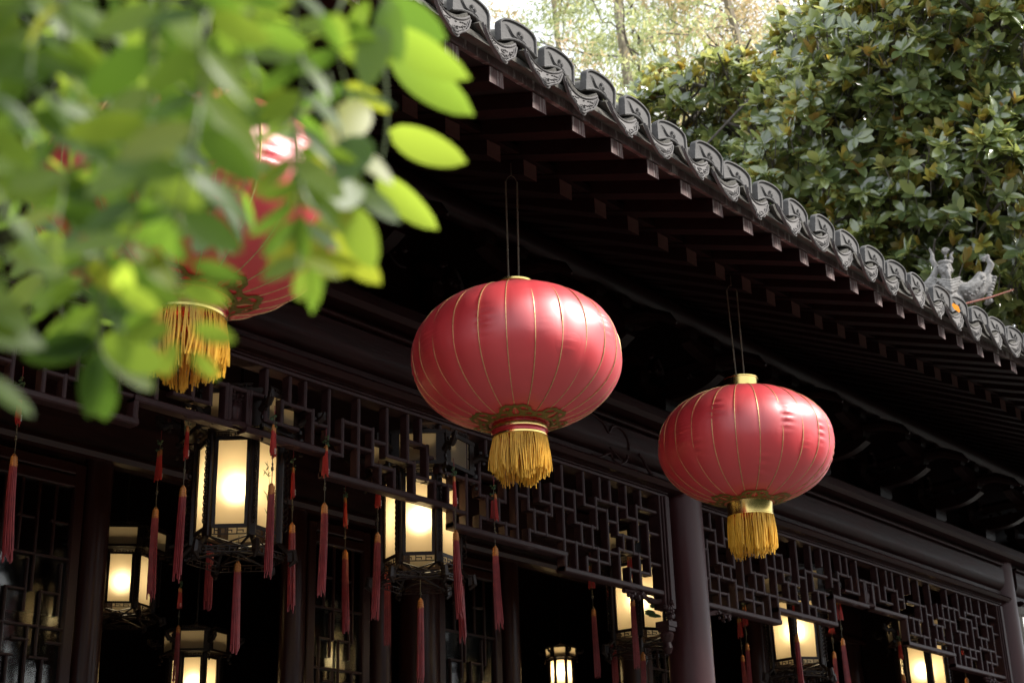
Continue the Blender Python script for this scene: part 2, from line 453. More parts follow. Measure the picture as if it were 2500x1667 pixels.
# carved cloud outline on the lintel end beside the column
def z6(x, y): return (1200 + x / 2.351, 1000 + y / 2.351)
def relief(px, Y, r, name, mat='lacquer_x'):
    P = [onY(*z6(*p), Y) for p in px]
    Q = []
    for i in range(len(P) - 1):
        for k in range(4):
            t = k / 4
            a = P[max(i - 1, 0)]; b = P[i]; c = P[i + 1]; d = P[min(i + 2, len(P) - 1)]
            Q.append(.5 * ((2 * b) + (-a + c) * t + (2 * a - 5 * b + 4 * c - d) * t * t + (-a + 3 * b - 3 * c + d) * t ** 3))
    Q.append(P[-1])
    m = MB(); m.tube(Q, r, 6); m.build(name, M[mat], pav, Q[0])
relief([(560, 20), (600, 40), (640, 75), (672, 130), (690, 100), (720, 95), (760, 130), (785, 185), (790, 230)], 4.608, .007, 'carved_cloud_line')
relief([(575, 255), (610, 270), (645, 262), (680, 250), (700, 285), (740, 310), (775, 290), (780, 260)], 4.606, .007, 'carved_cloud_line')
relief([(680, 215), (700, 240), (730, 275), (750, 290)], 4.606, .005, 'carved_cloud_line')
relief([(845, 255), (870, 285), (885, 320), (900, 345), (925, 385)], 4.606, .009, 'carved_cloud_line')
relief([(560, 275), (440, 235), (330, 190)], 4.612, .004, 'carved_cloud_line')

# ---- hanging lattice friezes under the lintels
LV=[(0.063, 3.607, 3.764), (0.147, 3.662, 3.9), (0.237, 3.662, 3.764), (0.278, 3.764, 3.9), (0.367, 3.764, 3.9), (0.414, 3.593, 3.764), (0.508, 3.494, 3.601), (0.508, 3.662, 3.9), (0.592, 3.601, 3.764), (0.69, 3.517, 3.9), (0.78, 3.601, 3.764), (0.828, 3.506, 3.601), (0.87, 3.662, 3.9), (0.918, 3.509, 3.601), (1.007, 3.662, 3.9), (1.05, 3.506, 3.662), (1.094, 3.764, 3.9), (1.14, 3.601, 3.764), (1.189, 3.511, 3.601), (1.229, 3.662, 3.9), (1.279, 3.509, 3.601), (1.32, 3.412, 3.49), (1.32, 3.601, 3.764), (1.41, 3.427, 3.9), (1.507, 3.429, 3.49), (1.507, 3.601, 3.764), (1.559, 3.49, 3.601), (1.559, 3.781, 3.9), (1.646, 3.49, 3.601), (1.696, 3.423, 3.49), (1.696, 3.601, 3.9), (1.784, 3.425, 3.714), (1.876, 3.428, 3.49), (1.876, 3.601, 3.9), (1.92, 3.49, 3.601), (1.97, 3.662, 3.754), (2.013, 3.49, 3.601), (2.06, 3.601, 3.764), (2.156, 3.337, 3.9), (2.254, 3.347, 3.49), (2.254, 3.601, 3.764), (2.304, 3.49, 3.601), (2.339, 3.348, 3.424), (2.339, 3.714, 3.9), (2.397, 3.49, 3.601), (2.44, 3.348, 3.49), (2.44, 3.601, 3.764), (2.48, 3.764, 3.9), (2.535, 3.424, 3.714), (2.57, 3.764, 3.9), (2.625, 3.349, 3.519), (2.625, 3.601, 3.764), (2.67, 3.519, 3.601), (2.716, 3.339, 3.424), (2.716, 3.714, 3.9), (2.762, 3.519, 3.601), (2.808, 3.348, 3.519), (2.808, 3.601, 3.791), (2.853, 3.791, 3.9), (2.905, 3.424, 3.714)]
LH=[(3.764, -0.111, 0.147), (3.662, 0.147, 0.328), (3.764, 0.237, 0.414), (3.714, 0.414, 0.508), (3.662, 0.508, 0.78), (3.601, 0.508, 0.592), (3.764, 0.592, 0.78), (3.714, 0.78, 0.87), (3.601, 0.78, 0.918), (3.662, 0.87, 1.05), (3.764, 1.007, 1.14), (3.601, 1.05, 1.32), (3.714, 1.14, 1.229), (3.662, 1.229, 1.507), (3.764, 1.32, 1.507), (3.49, 1.32, 1.41), (3.601, 1.507, 1.696), (3.49, 1.507, 1.784), (3.714, 1.507, 1.784), (3.662, 1.784, 1.876), (3.601, 1.876, 2.06), (3.49, 1.876, 2.254), (3.662, 1.97, 2.254), (3.764, 2.06, 2.254), (3.764, 2.254, 2.339), (3.601, 2.254, 2.44), (3.49, 2.254, 2.625), (3.714, 2.339, 2.535), (3.424, 2.339, 2.535), (3.764, 2.44, 2.716), (3.662, 2.535, 2.625), (3.601, 2.625, 2.808), (3.519, 2.625, 2.905), (3.714, 2.716, 2.905), (3.424, 2.716, 2.905), (3.791, 2.808, 2.992), (3.662, 2.905, 3.008), (3.49, 2.905, 3.007)]
FY, FD, FW = 4.672, .052, .019            # front plane, depth and face width of a lattice bar
def frieze(cx, half, V, H, steps, label):
    fr = MB()
    # outer frame: triple-stepped top rail and side stiles
    x0, x1 = cx - half - .09, cx + half + .09
    for k, (z0, z1, y) in enumerate(((3.893, 3.907, 4.662), (3.909, 3.918, 4.650), (3.920, 3.9245, 4.635))):
        fr.box((x0 + .001 * k, y, z0), (x1 - .001 * k, 4.745 - .002 * k, z1))
    root = fr.build('lattice_frieze', M['lattice'], pav, (cx, FY, 3.9))
    root['label'] = label
    for sgn in (-1, 1):
        st = MB()
        for a, b_, y in ((half + .012, half + .028, 4.662), (half + .030, half + .043, 4.652), (half + .045, half + .085, 4.642)):
            xa, xb = sorted((cx + sgn * a, cx + sgn * b_))
            st.bbox((xa, y, steps[-1][1] - .085), (xb, 4.742, 3.892), .003)
        st.build('frieze_stile', M['lattice'], root, (cx + sgn * (half + .05), 4.65, 3.4))
    for sgn in (-1, 1):
        for x, a, b_ in V:
            if b_ - a < .02: continue
            m = MB(); xx = cx + sgn * x; b2 = min(b_, 3.892)
            m.bbox((xx - FW / 2, FY, a - (FW / 2 if a < 3.892 else 0)), (xx + FW / 2, FY + FD, b2 + (FW / 2 if b2 < 3.88 else 0)), .005)
            m.build('lattice_bar', M['lattice'], root, (xx, FY, (a + b2) / 2))
        for z, a, b_ in H:
            if abs(a) < .12 and sgn < 0: continue
            xa, xb = sorted((cx + sgn * a, cx + sgn * min(b_, half + .012)))
            m = MB(); m.bbox((xa - FW * .4, FY + .0025, z - FW / 2), (xb + FW * .4, FY + FD - .002, z + FW / 2), .005)
            m.build('lattice_bar', M['lattice'], root, ((xa + xb) / 2, FY, z))
        # stepped bottom rail
        px = .05
        for i, (xe, z) in enumerate(steps):
            xa, xb = sorted((cx + sgn * px, cx + sgn * xe))
            m = MB(); m.bbox((xa - .012, FY - .006, z - .017), (xb + .012, FY + FD + .004, z + .013), .006)
            m.build('bottom_rail', M['lattice'], root, ((xa + xb) / 2, FY, z))
            if i + 1 < len(steps):
                z2 = steps[i + 1][1]; xx = cx + sgn * xe
                m = MB(); m.bbox((xx - .012, FY - .004, z2 - .01), (xx + .012, FY + FD + .002, z + .010), .006)
                m.build('bottom_rail', M['lattice'], root, (xx, FY, z))
            px = xe
        # gentle carved knuckles along the rail
        kn = MB()
        for xk, zk in [(s[0] - .28, s[1]) for s in steps]:
            kn.ball((cx + sgn * xk, FY + .012, zk - .012), (.055, .016, .014), 10)
        kn.build('carved_knuckle', M['lattice'], root, (cx + sgn * .3, FY, steps[0][1]))
        # carved pendant at the foot of the stile
        pe = MB(); xp = cx + sgn * (half + .045)
        zb = steps[-1][1] - .085
        q = random.Random(3)
        for k in range(26):
            pe.ball((xp + q.uniform(-.028, .022) , 4.655 + q.uniform(-.012, .02), zb + .035 - q.random() * .10), q.uniform(.008, .018), 6)
        pe.cbox((xp, 4.69, zb - .085), (.075, .09, .03)); pe.cbox((xp, 4.69, zb - .112), (.06, .075, .022))
        pe.lathe([(.001, zb - .25), (.016, zb - .245), (.030, zb - .215), (.022, zb - .185), (.034, zb - .165), (.040, zb - .14), (.03, zb - .123)], 10, Matrix.Translation((xp, 4.69, 0)))
        pe.build('carved_pendant', M['lattice'], root, (xp, 4.69, zb))
        # carved branch under the rail end
        br = MB(); P = []
        for k in range(12):
            t = k / 11
            P.append((cx + sgn * (half + .01 - .33 * t), 4.70, steps[-1][1] - .045 - .012 * math.sin(t * 7) + .02 * t))
        br.tube(P, [.017 - .004 * math.sin(k * 1.9) for k in range(12)], 8)
        for k in range(14):
            br.ball((cx + sgn * (half - .13 - q.random() * .17), 4.685 + q.uniform(-.01, .02), steps[-1][1] - .045 + q.uniform(-.03, .02)), q.uniform(.008, .016), 6)
        br.build('carved_branch', M['lattice'], root, P[0])
    # vase carving in the middle
    va = MB()
    for sgn in (-1, 1):
        va.bbox((cx + sgn * .047 - .009, FY - .002, steps[0][1] + .0), (cx + sgn * .047 + .009, FY + FD, 3.764), .004)
    va.box((cx - .037, FY + .028, steps[0][1] - .005), (cx + .037, FY + .04, 3.755))
    va.lathe([(.014, .0), (.020, .008), (.026, .035), (.031, .06), (.030, .075), (.018, .088), (.012, .097), (.018, .102)], 14, Matrix.Translation((cx, FY + .030, steps[0][1] + .018)) @ Matrix.Diagonal((1, .7, 1, 1)))
    q = random.Random(5)
    for k in range(30):
        va.ball((cx + q.uniform(-.033, .033), FY + .024 + q.uniform(-.012, .006), steps[0][1] + .115 + q.random() * .04), q.uniform(.004, .010), 5)
    va.build('vase_carving', M['lattice'], root, (cx, FY, 3.68))
    cr = MB(); P = [(cx + (k / 10 - .5) * .26, FY + .01, steps[0][1] - .006 + .022 * math.cos((k / 10 - .5) * math.pi) ** 2) for k in range(11)]
    cr.tube(P, .015, 8); cr.build('carved_crest', M['lattice'], root, P[5])
    return root
frieze(3.75, 3.00, LV, LH, ((.508, 3.597), (1.319, 3.500), (2.156, 3.415), (3.01, 3.337)), 'wide lattice frieze of the near bay')
V2 = [v for v in LV if v[0] <= .51] + [(v[0] - .94, v[1], v[2]) for v in LV if v[0] > 1.55]
H2 = [h for h in LH if h[2] <= .51] + [(h[0], max(h[1] - .94, .508), h[2] - .94) for h in LH if h[1] > 1.5]
frieze(9.21, 2.06, V2, H2, ((.508, 3.597), (1.216, 3.415), (2.07, 3.337)), 'narrower lattice frieze of the far bay')

# ---- bracket sets between top plate and rafters
def arm(m, x, y, z, L, h, w, along):
    """curved bracket arm: flat top, boat-shaped bottom"""
    pts = []
    n = 10
    for k in range(n + 1):
        t = -1 + 2 * k / n
        pts.append((t * L / 2, -h * (1 - abs(t) ** 2.6)))
    pts += [(L / 2, h * .35), (-L / 2, h * .35)]
    if along == 'x': m.prism([(x + a, z + b) for a, b in pts], y - w / 2, y + w / 2, axis=1)
    else: m.prism([(y + a, z + b) for a, b in pts], x - w / 2, x + w / 2, axis=0)
def dou(m, x, y, z, w, h):
    """block with a cut-in foot"""
    a, b = w / 2, w * .36
    vs = [(x - b, y - b, z), (x + b, y - b, z), (x + b, y + b, z), (x - b, y + b, z)]
    vs += [(x - a, y - a, z + h * .45), (x + a, y - a, z + h * .45), (x + a, y + a, z + h * .45), (x - a, y + a, z + h * .45)]
    vs += [(x - a, y - a, z + h), (x + a, y - a, z + h), (x + a, y + a, z + h), (x - a, y + a, z + h)]
    fs = [(3, 2, 1, 0), (8, 9, 10, 11)]
    for l in (0, 4):
        for k in range(4): fs.append((l + k, l + (k + 1) % 4, l + 4 + (k + 1) % 4, l + 4 + k))
    m.add(vs, fs)
bmeshes = None
bx = 7.685
for k in range(-10, 8):
    x = bx + .86 * k
    if k == -10:
        pass
    if bmeshes is None:
        bmeshes = []
        m = MB(); dou(m, 0, 4.64, 4.347, .17, .10); bmeshes.append(('bearing_block', m))
        m = MB(); arm(m, 0, 4.64, 4.50, .50, .065, .07, 'x'); bmeshes.append(('bracket_arm', m))
        m = MB(); arm(m, 0, 4.50, 4.512, .56, .07, .072, 'y'); bmeshes.append(('bracket_arm', m))
        m = MB(); arm(m, 0, 4.27, 4.655, .54, .06, .065, 'x'); bmeshes.append(('bracket_arm', m))
        for xx in (-.21, .21):
            m = MB(); dou(m, xx, 4.64, 4.524, .085, .06); bmeshes.append(('bearing_block', m))
        m = MB(); dou(m, 0, 4.27, 4.54, .09, .065); bmeshes.append(('bearing_block', m))
        for xx in (-.23, 0, .23):
            m = MB(); dou(m, xx, 4.27, 4.678, .08, .055); bmeshes.append(('bearing_block', m))
        m = MB(); arm(m, 0, 4.64, 4.66, .62, .06, .07, 'x'); bmeshes.append(('bracket_arm', m))
        m = MB(); m.tube([(0, 4.6, 4.62), (0, 4.3, 4.625), (0, 4.10, 4.60), (0, 3.98, 4.545), (0, 3.93, 4.50)], [.04, .04, .036, .028, .008], 8); bmeshes.append(('bracket_beak', m))
        # carved openwork wing
        m = MB(); q = random.Random(9)
        for s_ in (-1, 1):
            P = [(s_ * (.06 + .26 * t), 4.60 - .10 * t, 4.60 + .07 * math.sin(t * 5)) for t in [j / 9 for j in range(10)]]
            m.tube(P, [.03 - .02 * j / 9 for j in range(10)], 6, flat=.4)
            for j in range(5):
                m.ball((s_ * (.1 + .05 * j), 4.57 - .02 * j, 4.60 + q.uniform(-.02, .06)), q.uniform(.012, .024), 6)
        bmeshes.append(('carved_wing', m))
        for i_, (nm, m) in enumerate(bmeshes):
            m.v = [(v[0], v[1] - 4.64, v[2] - 4.347) for v in m.v]
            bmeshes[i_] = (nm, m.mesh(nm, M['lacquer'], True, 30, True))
    base = link('bracket_set', bmeshes[0][1], pav, (x, 4.64, 4.347))
    for nm, me in bmeshes[1:]:
        link(nm, me, base, (0, 0, 0), local=True)
# board wall behind the brackets and the outer purlin they carry
pr = MB(); vs = []
for k in range(41):
    x = XL + (XE - XL) * k / 40
    for y in (4.72, 4.76): vs += [(x, y, 4.345), (x, y, 5.165 + lift(x))]
pr.add(vs, [f for i in range(40) for a in (i * 4,) for f in ((a, a + 4, a + 5, a + 1), (a + 2, a + 3, a + 7, a + 6), (a + 1, a + 5, a + 7, a + 3))])
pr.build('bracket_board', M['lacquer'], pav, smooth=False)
pr = MB(); pr.tube([(XL, 4.27, 4.80), (XE, 4.27, 4.80)], .065, 20); pr.build('outer_purlin', M['lacquer'], pav, (5, 4.27, 4.80))

# ---- rafters
def slab(x0, x1, y0, z0, y1, z1, h):
    m = MB(); m.prism([(y0, z0), (y1, z1), (y1, z1 + h), (y0, z0 + h)], x0, x1, axis=0); return m
RX = [3.325 + S * k for k in range(-21, 46)]
fr_me = slab(-.040, .040, 0, 0, 1.25, .4375, .065).mesh('flying_rafter', [M['red_wood'], M['raft_end']], False)
for p in fr_me.polygons:
    if p.normal.y < -.9: p.material_index = 1
lr_me = slab(-.042, .042, 0, 0, 2.2, .99, .075).mesh('rafter', [M['red_wood'], M['raft_end2']], False)
for p in lr_me.polygons:
    if p.normal.y < -.8: p.material_index = 1
for x in RX:
    lz = lift(x)
    link('flying_rafter', fr_me, pav, (x + R_.uniform(-.004, .004), 3.05 + R_.uniform(-.004, .004), 4.47 + lz))
    link('rafter', lr_me, pav, (x + .05 + R_.uniform(-.004, .004), 3.54 + R_.uniform(-.004, .004), 4.567 + lz))
# small eave boards over each rafter row, in lengths that follow the lift
def strip(name, mat, prof, xs, over=None):
    n = len(prof); m = MB(); vs = []
    for x in xs:
        dz = lift(x)
        for y, z in prof: vs.append((x, y, z + dz))
    fs = []
    for i in range(len(xs) - 1):
        for k in range(n): fs.append((i * n + k, i * n + (k + 1) % n, (i + 1) * n + (k + 1) % n, (i + 1) * n + k))
    fs += [tuple(range(n))[::-1], tuple(range((len(xs) - 1) * n, len(xs) * n))]
    m.add(vs, fs)
    return m.build(name, M[mat], pav, (5, prof[0][0], prof[0][1]), smooth=True, angle=25, merge=True)
xs = [XL + (XE - XL) * k / 60 for k in range(61)]
for k in range(4):
    a = xs[k * 15: k * 15 + 16]
    strip('eave_board', 'fascia', [(3.040, 4.536), (3.040, 4.580), (3.08, 4.600), (3.12, 4.565)][::-1], a)
    strip('tile_batten', 'moss', [(2.985, 4.556), (2.985, 4.580), (3.060, 4.612), (3.060, 4.5815)][::-1], a)
    strip('lower_eave_board', 'red_wood', [(3.52, 4.643), (3.52, 4.672), (3.56, 4.69), (3.58, 4.665)][::-1], a)
    # sheathing over the flying rafters and the lower rafters
    strip('sheathing_board', 'board', [(3.07, 4.545), (4.20, 4.9405), (4.20, 4.96), (3.07, 4.565)], a)
    strip('sheathing_board', 'red_wood', [(3.58, 4.661), (5.74, 5.632), (5.74, 5.66), (3.58, 4.69)], a)

# ---- roof deck and tiles
def roofz(y): return 4.61 + .36 * (y - 3.0) + .035 * max(0, y - 3.0) ** 2
ys = [3.0 + .5 * k for k in range(10)]
m = MB(); vs = []
for x in xs:
    for y in ys: vs.append((x, y, roofz(y) + lift(x) + .01))
n = len(ys); fs = []
for i in range(len(xs) - 1):
    for k in range(n - 1): fs.append((i * n + k, i * n + k + 1, (i + 1) * n + k + 1, (i + 1) * n + k)[::-1])
m.add(vs, fs); roof = m.build('roof', M['tile'], pav, (5, 3, 4.6))
bs = MB(); vs = []
for y, z in ((7.5, roofz(7.5)), (12.2, roofz(7.5) - 1.6)):
    vs += [(XL, y, z), (XE, y, z)]
bs.add(vs, [(0, 1, 3, 2)]); bs.build('roof_back_slope', M['tile'], pav, (5, 7.5, 5))
rg = MB(); rg.bbox((XL, 7.38, roofz(7.4)), (XR, 7.62, roofz(7.4) + .35), .03); rg.build('roof_ridge', M['tile'], pav, (5, 7.5, 6.5))

SL = math.atan(.36)
def channel_mesh():
    """concave channel tile that slopes down to the eave"""
    m = MB(); R, t = .140, .014; L = .42; n = 10; vs = []
    for yy in (0, L):
        for rr in (R, R - t):
            for k in range(n + 1):
                a = rad(-44 + 88 * k / n)
                vs.append((rr * math.sin(a), yy, - rr * math.cos(a) + R * math.cos(rad(43))))
    w = n + 1; fs = []
    for k in range(n):
        fs.append((k, k + 1, 2 * w + k + 1, 2 * w + k))
        fs.append((w + k, 3 * w + k, 3 * w + k + 1, w + k + 1))
        fs.append((k, w + k, w + k + 1, k + 1))
    fs.append((0, 2 * w, 3 * w, w)); fs.append((n, w + n, 3 * w + n, 2 * w + n))
    m.add(vs, fs)
    me = m.mesh('channel_tile', M['moss'], True, 40, True); return me
def drip_pt(a, l, off=0.0):
    """point on the flared drip plate: a = angle across the tile, l = distance out from the tile edge"""
    R = .140
    ca = math.cos(rad(13)); sa = math.sin(rad(13))
    x = (R + l * .10) * math.sin(a); z = -R * math.cos(a) - l * ca + R * math.cos(rad(43))
    y = -l * sa - .10 * x * x / .1
    return Vector((x - off * math.sin(a) * 0, y - off * ca, z + off * sa * 0))
def drip_mesh(v):
    m = MB(); n = 22; rows = 6; q = random.Random(40 + v)
    def length(s):                       # s in -1..1
        s_ = abs(s)
        L = .028 + .056 * (1 - s_ ** 1.6) + .004 * math.cos(s_ * 9)
        return L
    A = rad(43)
    grid = {}
    vs = []
    for side in (0, 1):
        for i in range(n + 1):
            s = -1 + 2 * i / n
            for j in range(rows + 1):
                l = length(s) * j / rows - .004
                p = drip_pt(A * s, l)
                vs.append((p.x, p.y + (.011 if side else 0), p.z))
    w = rows + 1; o = (n + 1) * w; fs = []
    for i in range(n):
        for j in range(rows):
            a = i * w + j
            fs.append((a, a + 1, a + w + 1, a + w)); fs.append((o + a, o + a + w, o + a + w + 1, o + a + 1))
        fs.append((i * w, (i + 1) * w, o + (i + 1) * w, o + i * w))
        a = i * w + rows; fs.append((a, o + a, o + a + w, a + w))
    fs.append(tuple([j for j in range(w)][::-1] + [o + j for j in range(w)])); fs.append(tuple([n * w + j for j in range(w)] + [o + n * w + j for j in range(w)][::-1]))
    m.add(vs, fs)
    # raised border
    P = [drip_pt(A * s * .95, length(s) - .007, .003) for s in [-1 + 2 * k / 26 for k in range(27)]]
    m.tube(P, .0036, 5); m.tube([drip_pt(A * s * .95, .004, .003) for s in [-1 + 2 * k / 16 for k in range(17)]], .0034, 5)
    P = [drip_pt(A * s * .84, length(s) * .80 - .002, .002) for s in [-1 + 2 * k / 22 for k in range(23)]]
    m.tube(P, .002, 4)
    # scroll relief
    def spiral(cs, cl, r0, turns, d, ph):
        pts = []
        for k in range(int(turns * 10)):
            th = ph + d * k * .63; rr = r0 * (1 - k / (turns * 10)) + .002
            pts.append(drip_pt((cs + rr * math.cos(th) / .10), cl + rr * math.sin(th), .002))
        if len(pts) > 2: m.tube(pts, .0022, 4)
    if v % 3 == 0:
        for sg in (-1, 1):
            spiral(sg * .26, .052, .018, 1.6, sg, 0); spiral(sg * .55, .035, .013, 1.4, -sg, 1)
        spiral(0, .080, .020, 1.7, 1, 2)
    elif v % 3 == 1:
        for rr in (.008, .016, .024, .031):
            m.tube([drip_pt(rr * 1.25 * math.cos(t) / .10, .056 + rr * math.sin(t), .002) for t in [k * .524 for k in range(13)]], .002, 4)
        for sg in (-1, 1): spiral(sg * .52, .034, .014, 1.5, sg, 2)
    else:
        m.tube([drip_pt(.14 * math.cos(t), .07 + .022 * math.sin(t), .002) for t in [k * .524 for k in range(13)]], .0028, 4)
        for k in range(16):
            s = q.uniform(-.7, .7); l = q.uniform(.016, max(.02, length(s) - .02))
            p = drip_pt(A * s, l, .002); m.ball(p, (.006, .003, .004), 5)
        for k in range(6):
            spiral(q.uniform(-.55, .55), q.uniform(.025, .06), .010, 1.3, 1, q.random() * 6)
    return m.mesh('drip_tile', M['tile2'], True, 40)
def end_mesh(v):
    """round-shouldered end plate with chrysanthemum and leaves"""
    m = MB(); w, h = .093, .084; n = 24
    top = []
    for k in range(n + 1):
        a = math.pi * k / n
        top.append((w * math.copysign(abs(math.cos(a)) ** .85, math.cos(a)), .044 + (h - .044) * math.sin(a) ** .85))
    bot = [(-w + 2 * w * k / 12, -.018 + .028 * math.sin(math.pi * k / 12)) for k in range(13)]
    nb = len(bot)
    # plate as strip between bottom arch and top arch
    T = top[::-1]; T = [T[round(k * n / 12)] for k in range(13)]
    vs = []
    for y in (0, .012):
        for k in range(13): vs.append((bot[k][0], y, bot[k][1]))
        for k in range(13): vs.append((T[k][0] * .97, y, T[k][1] * .97))
    fs = []
    for k in range(12):
        fs.append((k, k + 1, 13 + k + 1, 13 + k)); fs.append((26 + k, 39 + k, 39 + k + 1, 26 + k + 1)); fs.append((k, 26 + k, 26 + k + 1, k + 1))
    m.add(vs, fs)
    # thick rim: half ring outside standing proud
    path = [(-w, -.018)] + top[::-1] + [(w, -.018)]
    vs = []; fs = []
    for i, (x, z) in enumerate(path):
        r = math.hypot(x, z - .03) or 1; ox, oz = x / r, (z - .03) / r
        if i in (0, len(path) - 1): ox, oz = math.copysign(1, x), 0
        for du, y in ((-.002, -.002), (.000, -.007), (.006, -.008), (.009, -.004), (.009, .02), (-.002, .02)):
            vs.append((x + ox * du, y, z + oz * du))
    for i in range(len(path) - 1):
        for k in range(6): fs.append((i * 6 + k, (i + 1) * 6 + k, (i + 1) * 6 + (k + 1) % 6, i * 6 + (k + 1) % 6))
    fs += [(0, 1, 2, 3, 4, 5), tuple(range((len(path) - 1) * 6, len(path) * 6))[::-1]]
    m.add(vs, fs)
    P = [(b[0], -.002, b[1] + .004) for b in bot]; m.tube(P, .0045, 6)
    q = random.Random(v)
    for k in range(18):
        a = 2 * math.pi * k / 18 + .1; c = (.012, .040)
        m.tube([(c[0] + .005 * math.cos(a), -.002, c[1] + .005 * math.sin(a)), (c[0] + .018 * math.cos(a), -.003, c[1] + .016 * math.sin(a))], .0012, 4)
    m.ball((.012, -.002, .040), (.005, .004, .005), 6)
    for (xa, za, xb, zb, ph) in ((-.066, .058, -.004, .022, 0), (-.060, .046, .004, .016, 1), (-.05, .036, .0, .012, 2), (.012, .022, .070, .010, 0), (.008, .016, .062, -.002, 1)):
        pts = [(xa + (xb - xa) * t, -.002, za + (zb - za) * t + .005 * math.sin(t * 7 + ph)) for t in [j / 7 for j in range(8)]]
        m.tube(pts, [.0006 + .0012 * math.sin(math.pi * (j + .5) / 8) for j in range(8)], 4)
    return m.mesh('end_tile', M['tile'], True, 40)
def round_mesh():
    m = MB(); R, t, L = .064, .011, .26; n = 12; vs = []
    for yy, rr in ((0, R), (0, R - t), (L, R * .93), (L, R * .93 - t)):
        for k in range(n + 1):
            a = math.pi * k / n; vs.append((rr * math.cos(a), yy, rr * math.sin(a)))
    w = n + 1; fs = []
    for k in range(n):
        fs.append((k, 2 * w + k, 2 * w + k + 1, k + 1)); fs.append((w + k, w + k + 1, 3 * w + k + 1, 3 * w + k)); fs.append((k, k + 1, w + k + 1, w + k))
    fs += [(0, w, 3 * w, 2 * w), (n, 2 * w + n, 3 * w + n, w + n)]
    m.add(vs, fs); return m.mesh('round_tile', M['moss'], True, 40, True)
chm, rdm = channel_mesh(), round_mesh()
drips = [drip_mesh(v) for v in range(6)]; ends = [end_mesh(v) for v in range(3)]
ST = .247
DX = [3.7155 + ST * k for k in range(-8, 30)]
for i, x in enumerate(DX):
    lz = lift(x); j = lambda a: R_.uniform(-a, a)
    o = link('drip_tile', R_.choice(drips), roof, (x + j(.009), 2.962 + j(.010), 4.604 + lz + j(.007)), (j(.10), j(.06), j(.09)))
    o = link('channel_tile', chm, roof, (x + j(.003), 2.964, 4.604 + lz), (SL * .9, 0, 0))
    xe = x + ST / 2
    lz = lift(xe)
    o = link('end_tile', R_.choice(ends), roof, (xe + j(.008), 2.975 + j(.008), 4.618 + lz + j(.007)), (rad(4) + j(.07), j(.07), j(.08)), scale=(1, 1, 1))
    for k in range(3):
        y = 3.004 + .245 * k
        link('round_tile', rdm, roof, (xe + j(.004), y, 4.622 + .36 * (y - 2.96) + lz + .006 * (k % 2) + j(.003)), (SL + j(.03), j(.03), j(.02)))
# rows further up the roof
m = MB()
for x in DX:
    xe = x + ST / 2; lz = lift(xe)
    P = [(xe, y, roofz(y) + lz + .02) for y in [3.65 + .4 * k for k in range(10)]]
    m.tube(P, .074, 8, cap=False)
o = m.build('tile_rows', M['moss'], roof, (5, 4, 5)); o['kind'] = 'stuff'
# hip ridge that carries the figure near the far corner
m = MB(); P = [(12.2, 3.25, 4.9), (11.9, 3.6, 4.98), (11.4, 4.05, 5.18), (10.9, 4.4, 5.45), (10.2, 5.0, 5.75), (9.4, 5.8, 6.0)]
m.tube(P, [.07, .09, .11, .12, .12, .12], 8); m.build('hip_ridge', M['tile'], roof, P[2])

# ---- inner wall: beam, columns, door leaves with lattice and glass
IY = 6.45
beam('inner_beam', [(6.6, 3.98), (6.6, 4.42), (6.38, 4.42), (6.36, 4.40), (6.36, 4.02), (6.38, 3.98)], XL, XR)
beam('inner_beam_moulding', [(6.40, 3.93), (6.40, 3.978), (6.33, 3.978), (6.325, 3.955), (6.34, 3.93)], XL, XR, 'innercol')
for x, r in ((4.275, .075), (5.62, .075), (6.32, .07), (6.66, .13), (7.52, .07), (8.9, .11), (10.6, .08), (12.2, .1), (2.35, .1), (1.0, .09)):
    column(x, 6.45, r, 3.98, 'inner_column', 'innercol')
def door(x0, x1, label, warm=False):
    w = x1 - x0; cx = (x0 + x1) / 2; zt = 3.90; zb = 2.3
    y0, y1 = 6.43, 6.47
    f = MB()
    for a, b_ in (((x0, y0, .35), (x0 + .06, y1, zt)), ((x1 - .06, y0, .35), (x1, y1, zt))): f.bbox(a, b_, .006)
    for z in (zt - .05, 3.78, zb, .4): f.bbox((x0 + .061, y0 + .002, z), (x1 - .061, y1 - .002, z + .06), .006)
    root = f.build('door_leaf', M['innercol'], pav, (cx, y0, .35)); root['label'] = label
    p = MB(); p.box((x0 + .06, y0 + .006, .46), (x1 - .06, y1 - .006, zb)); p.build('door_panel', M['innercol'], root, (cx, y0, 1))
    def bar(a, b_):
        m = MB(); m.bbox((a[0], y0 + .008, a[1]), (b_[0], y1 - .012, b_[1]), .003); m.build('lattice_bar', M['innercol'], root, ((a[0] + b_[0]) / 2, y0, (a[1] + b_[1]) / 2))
    t = .012; n = max(4, round(w / .11)); st = (w - .12) / n
    for k in range(1, n):
        x = x0 + .06 + st * k
        bar((x - t / 2, 3.40 if k % 2 else 3.22), (x + t / 2, 3.775))
        bar((x - t / 2, zb + .06), (x + t / 2, 2.90 if k % 2 else 3.05))
    for z in (3.40, 3.05, 2.62):
        bar((x0 + .06, z), (x1 - .06, z + t))
    for k in range(0, n - 1, 2):
        x = x0 + .06 + st * k
        bar((x + st * .5, 3.22), (x + st * 1.6, 3.22 + t)); bar((x + st * .5, 2.9), (x + st * .5 + t, 3.22)); bar((x + st * 1.6, 3.12), (x + st * 1.6 + t, 3.38))
        bar((x + st * .2, 2.9), (x + st * 1.3, 2.9 + t))
        bar((x + st * .3, 2.76), (x + st * 1.5, 2.76 + t)); bar((x + st * .8, 3.58), (x + st * 1.8, 3.58 + t)); bar((x + st * 1.1, 2.98), (x + st * 2.1, 2.98 + t))
    g_ = MB(); g_.box((x0 + .06, y1 - .010, zb), (x1 - .06, y1 - .006, zt - .05)); g_.build('window_pane', M['glass'], root, (cx, y1, 2.8))
    return root
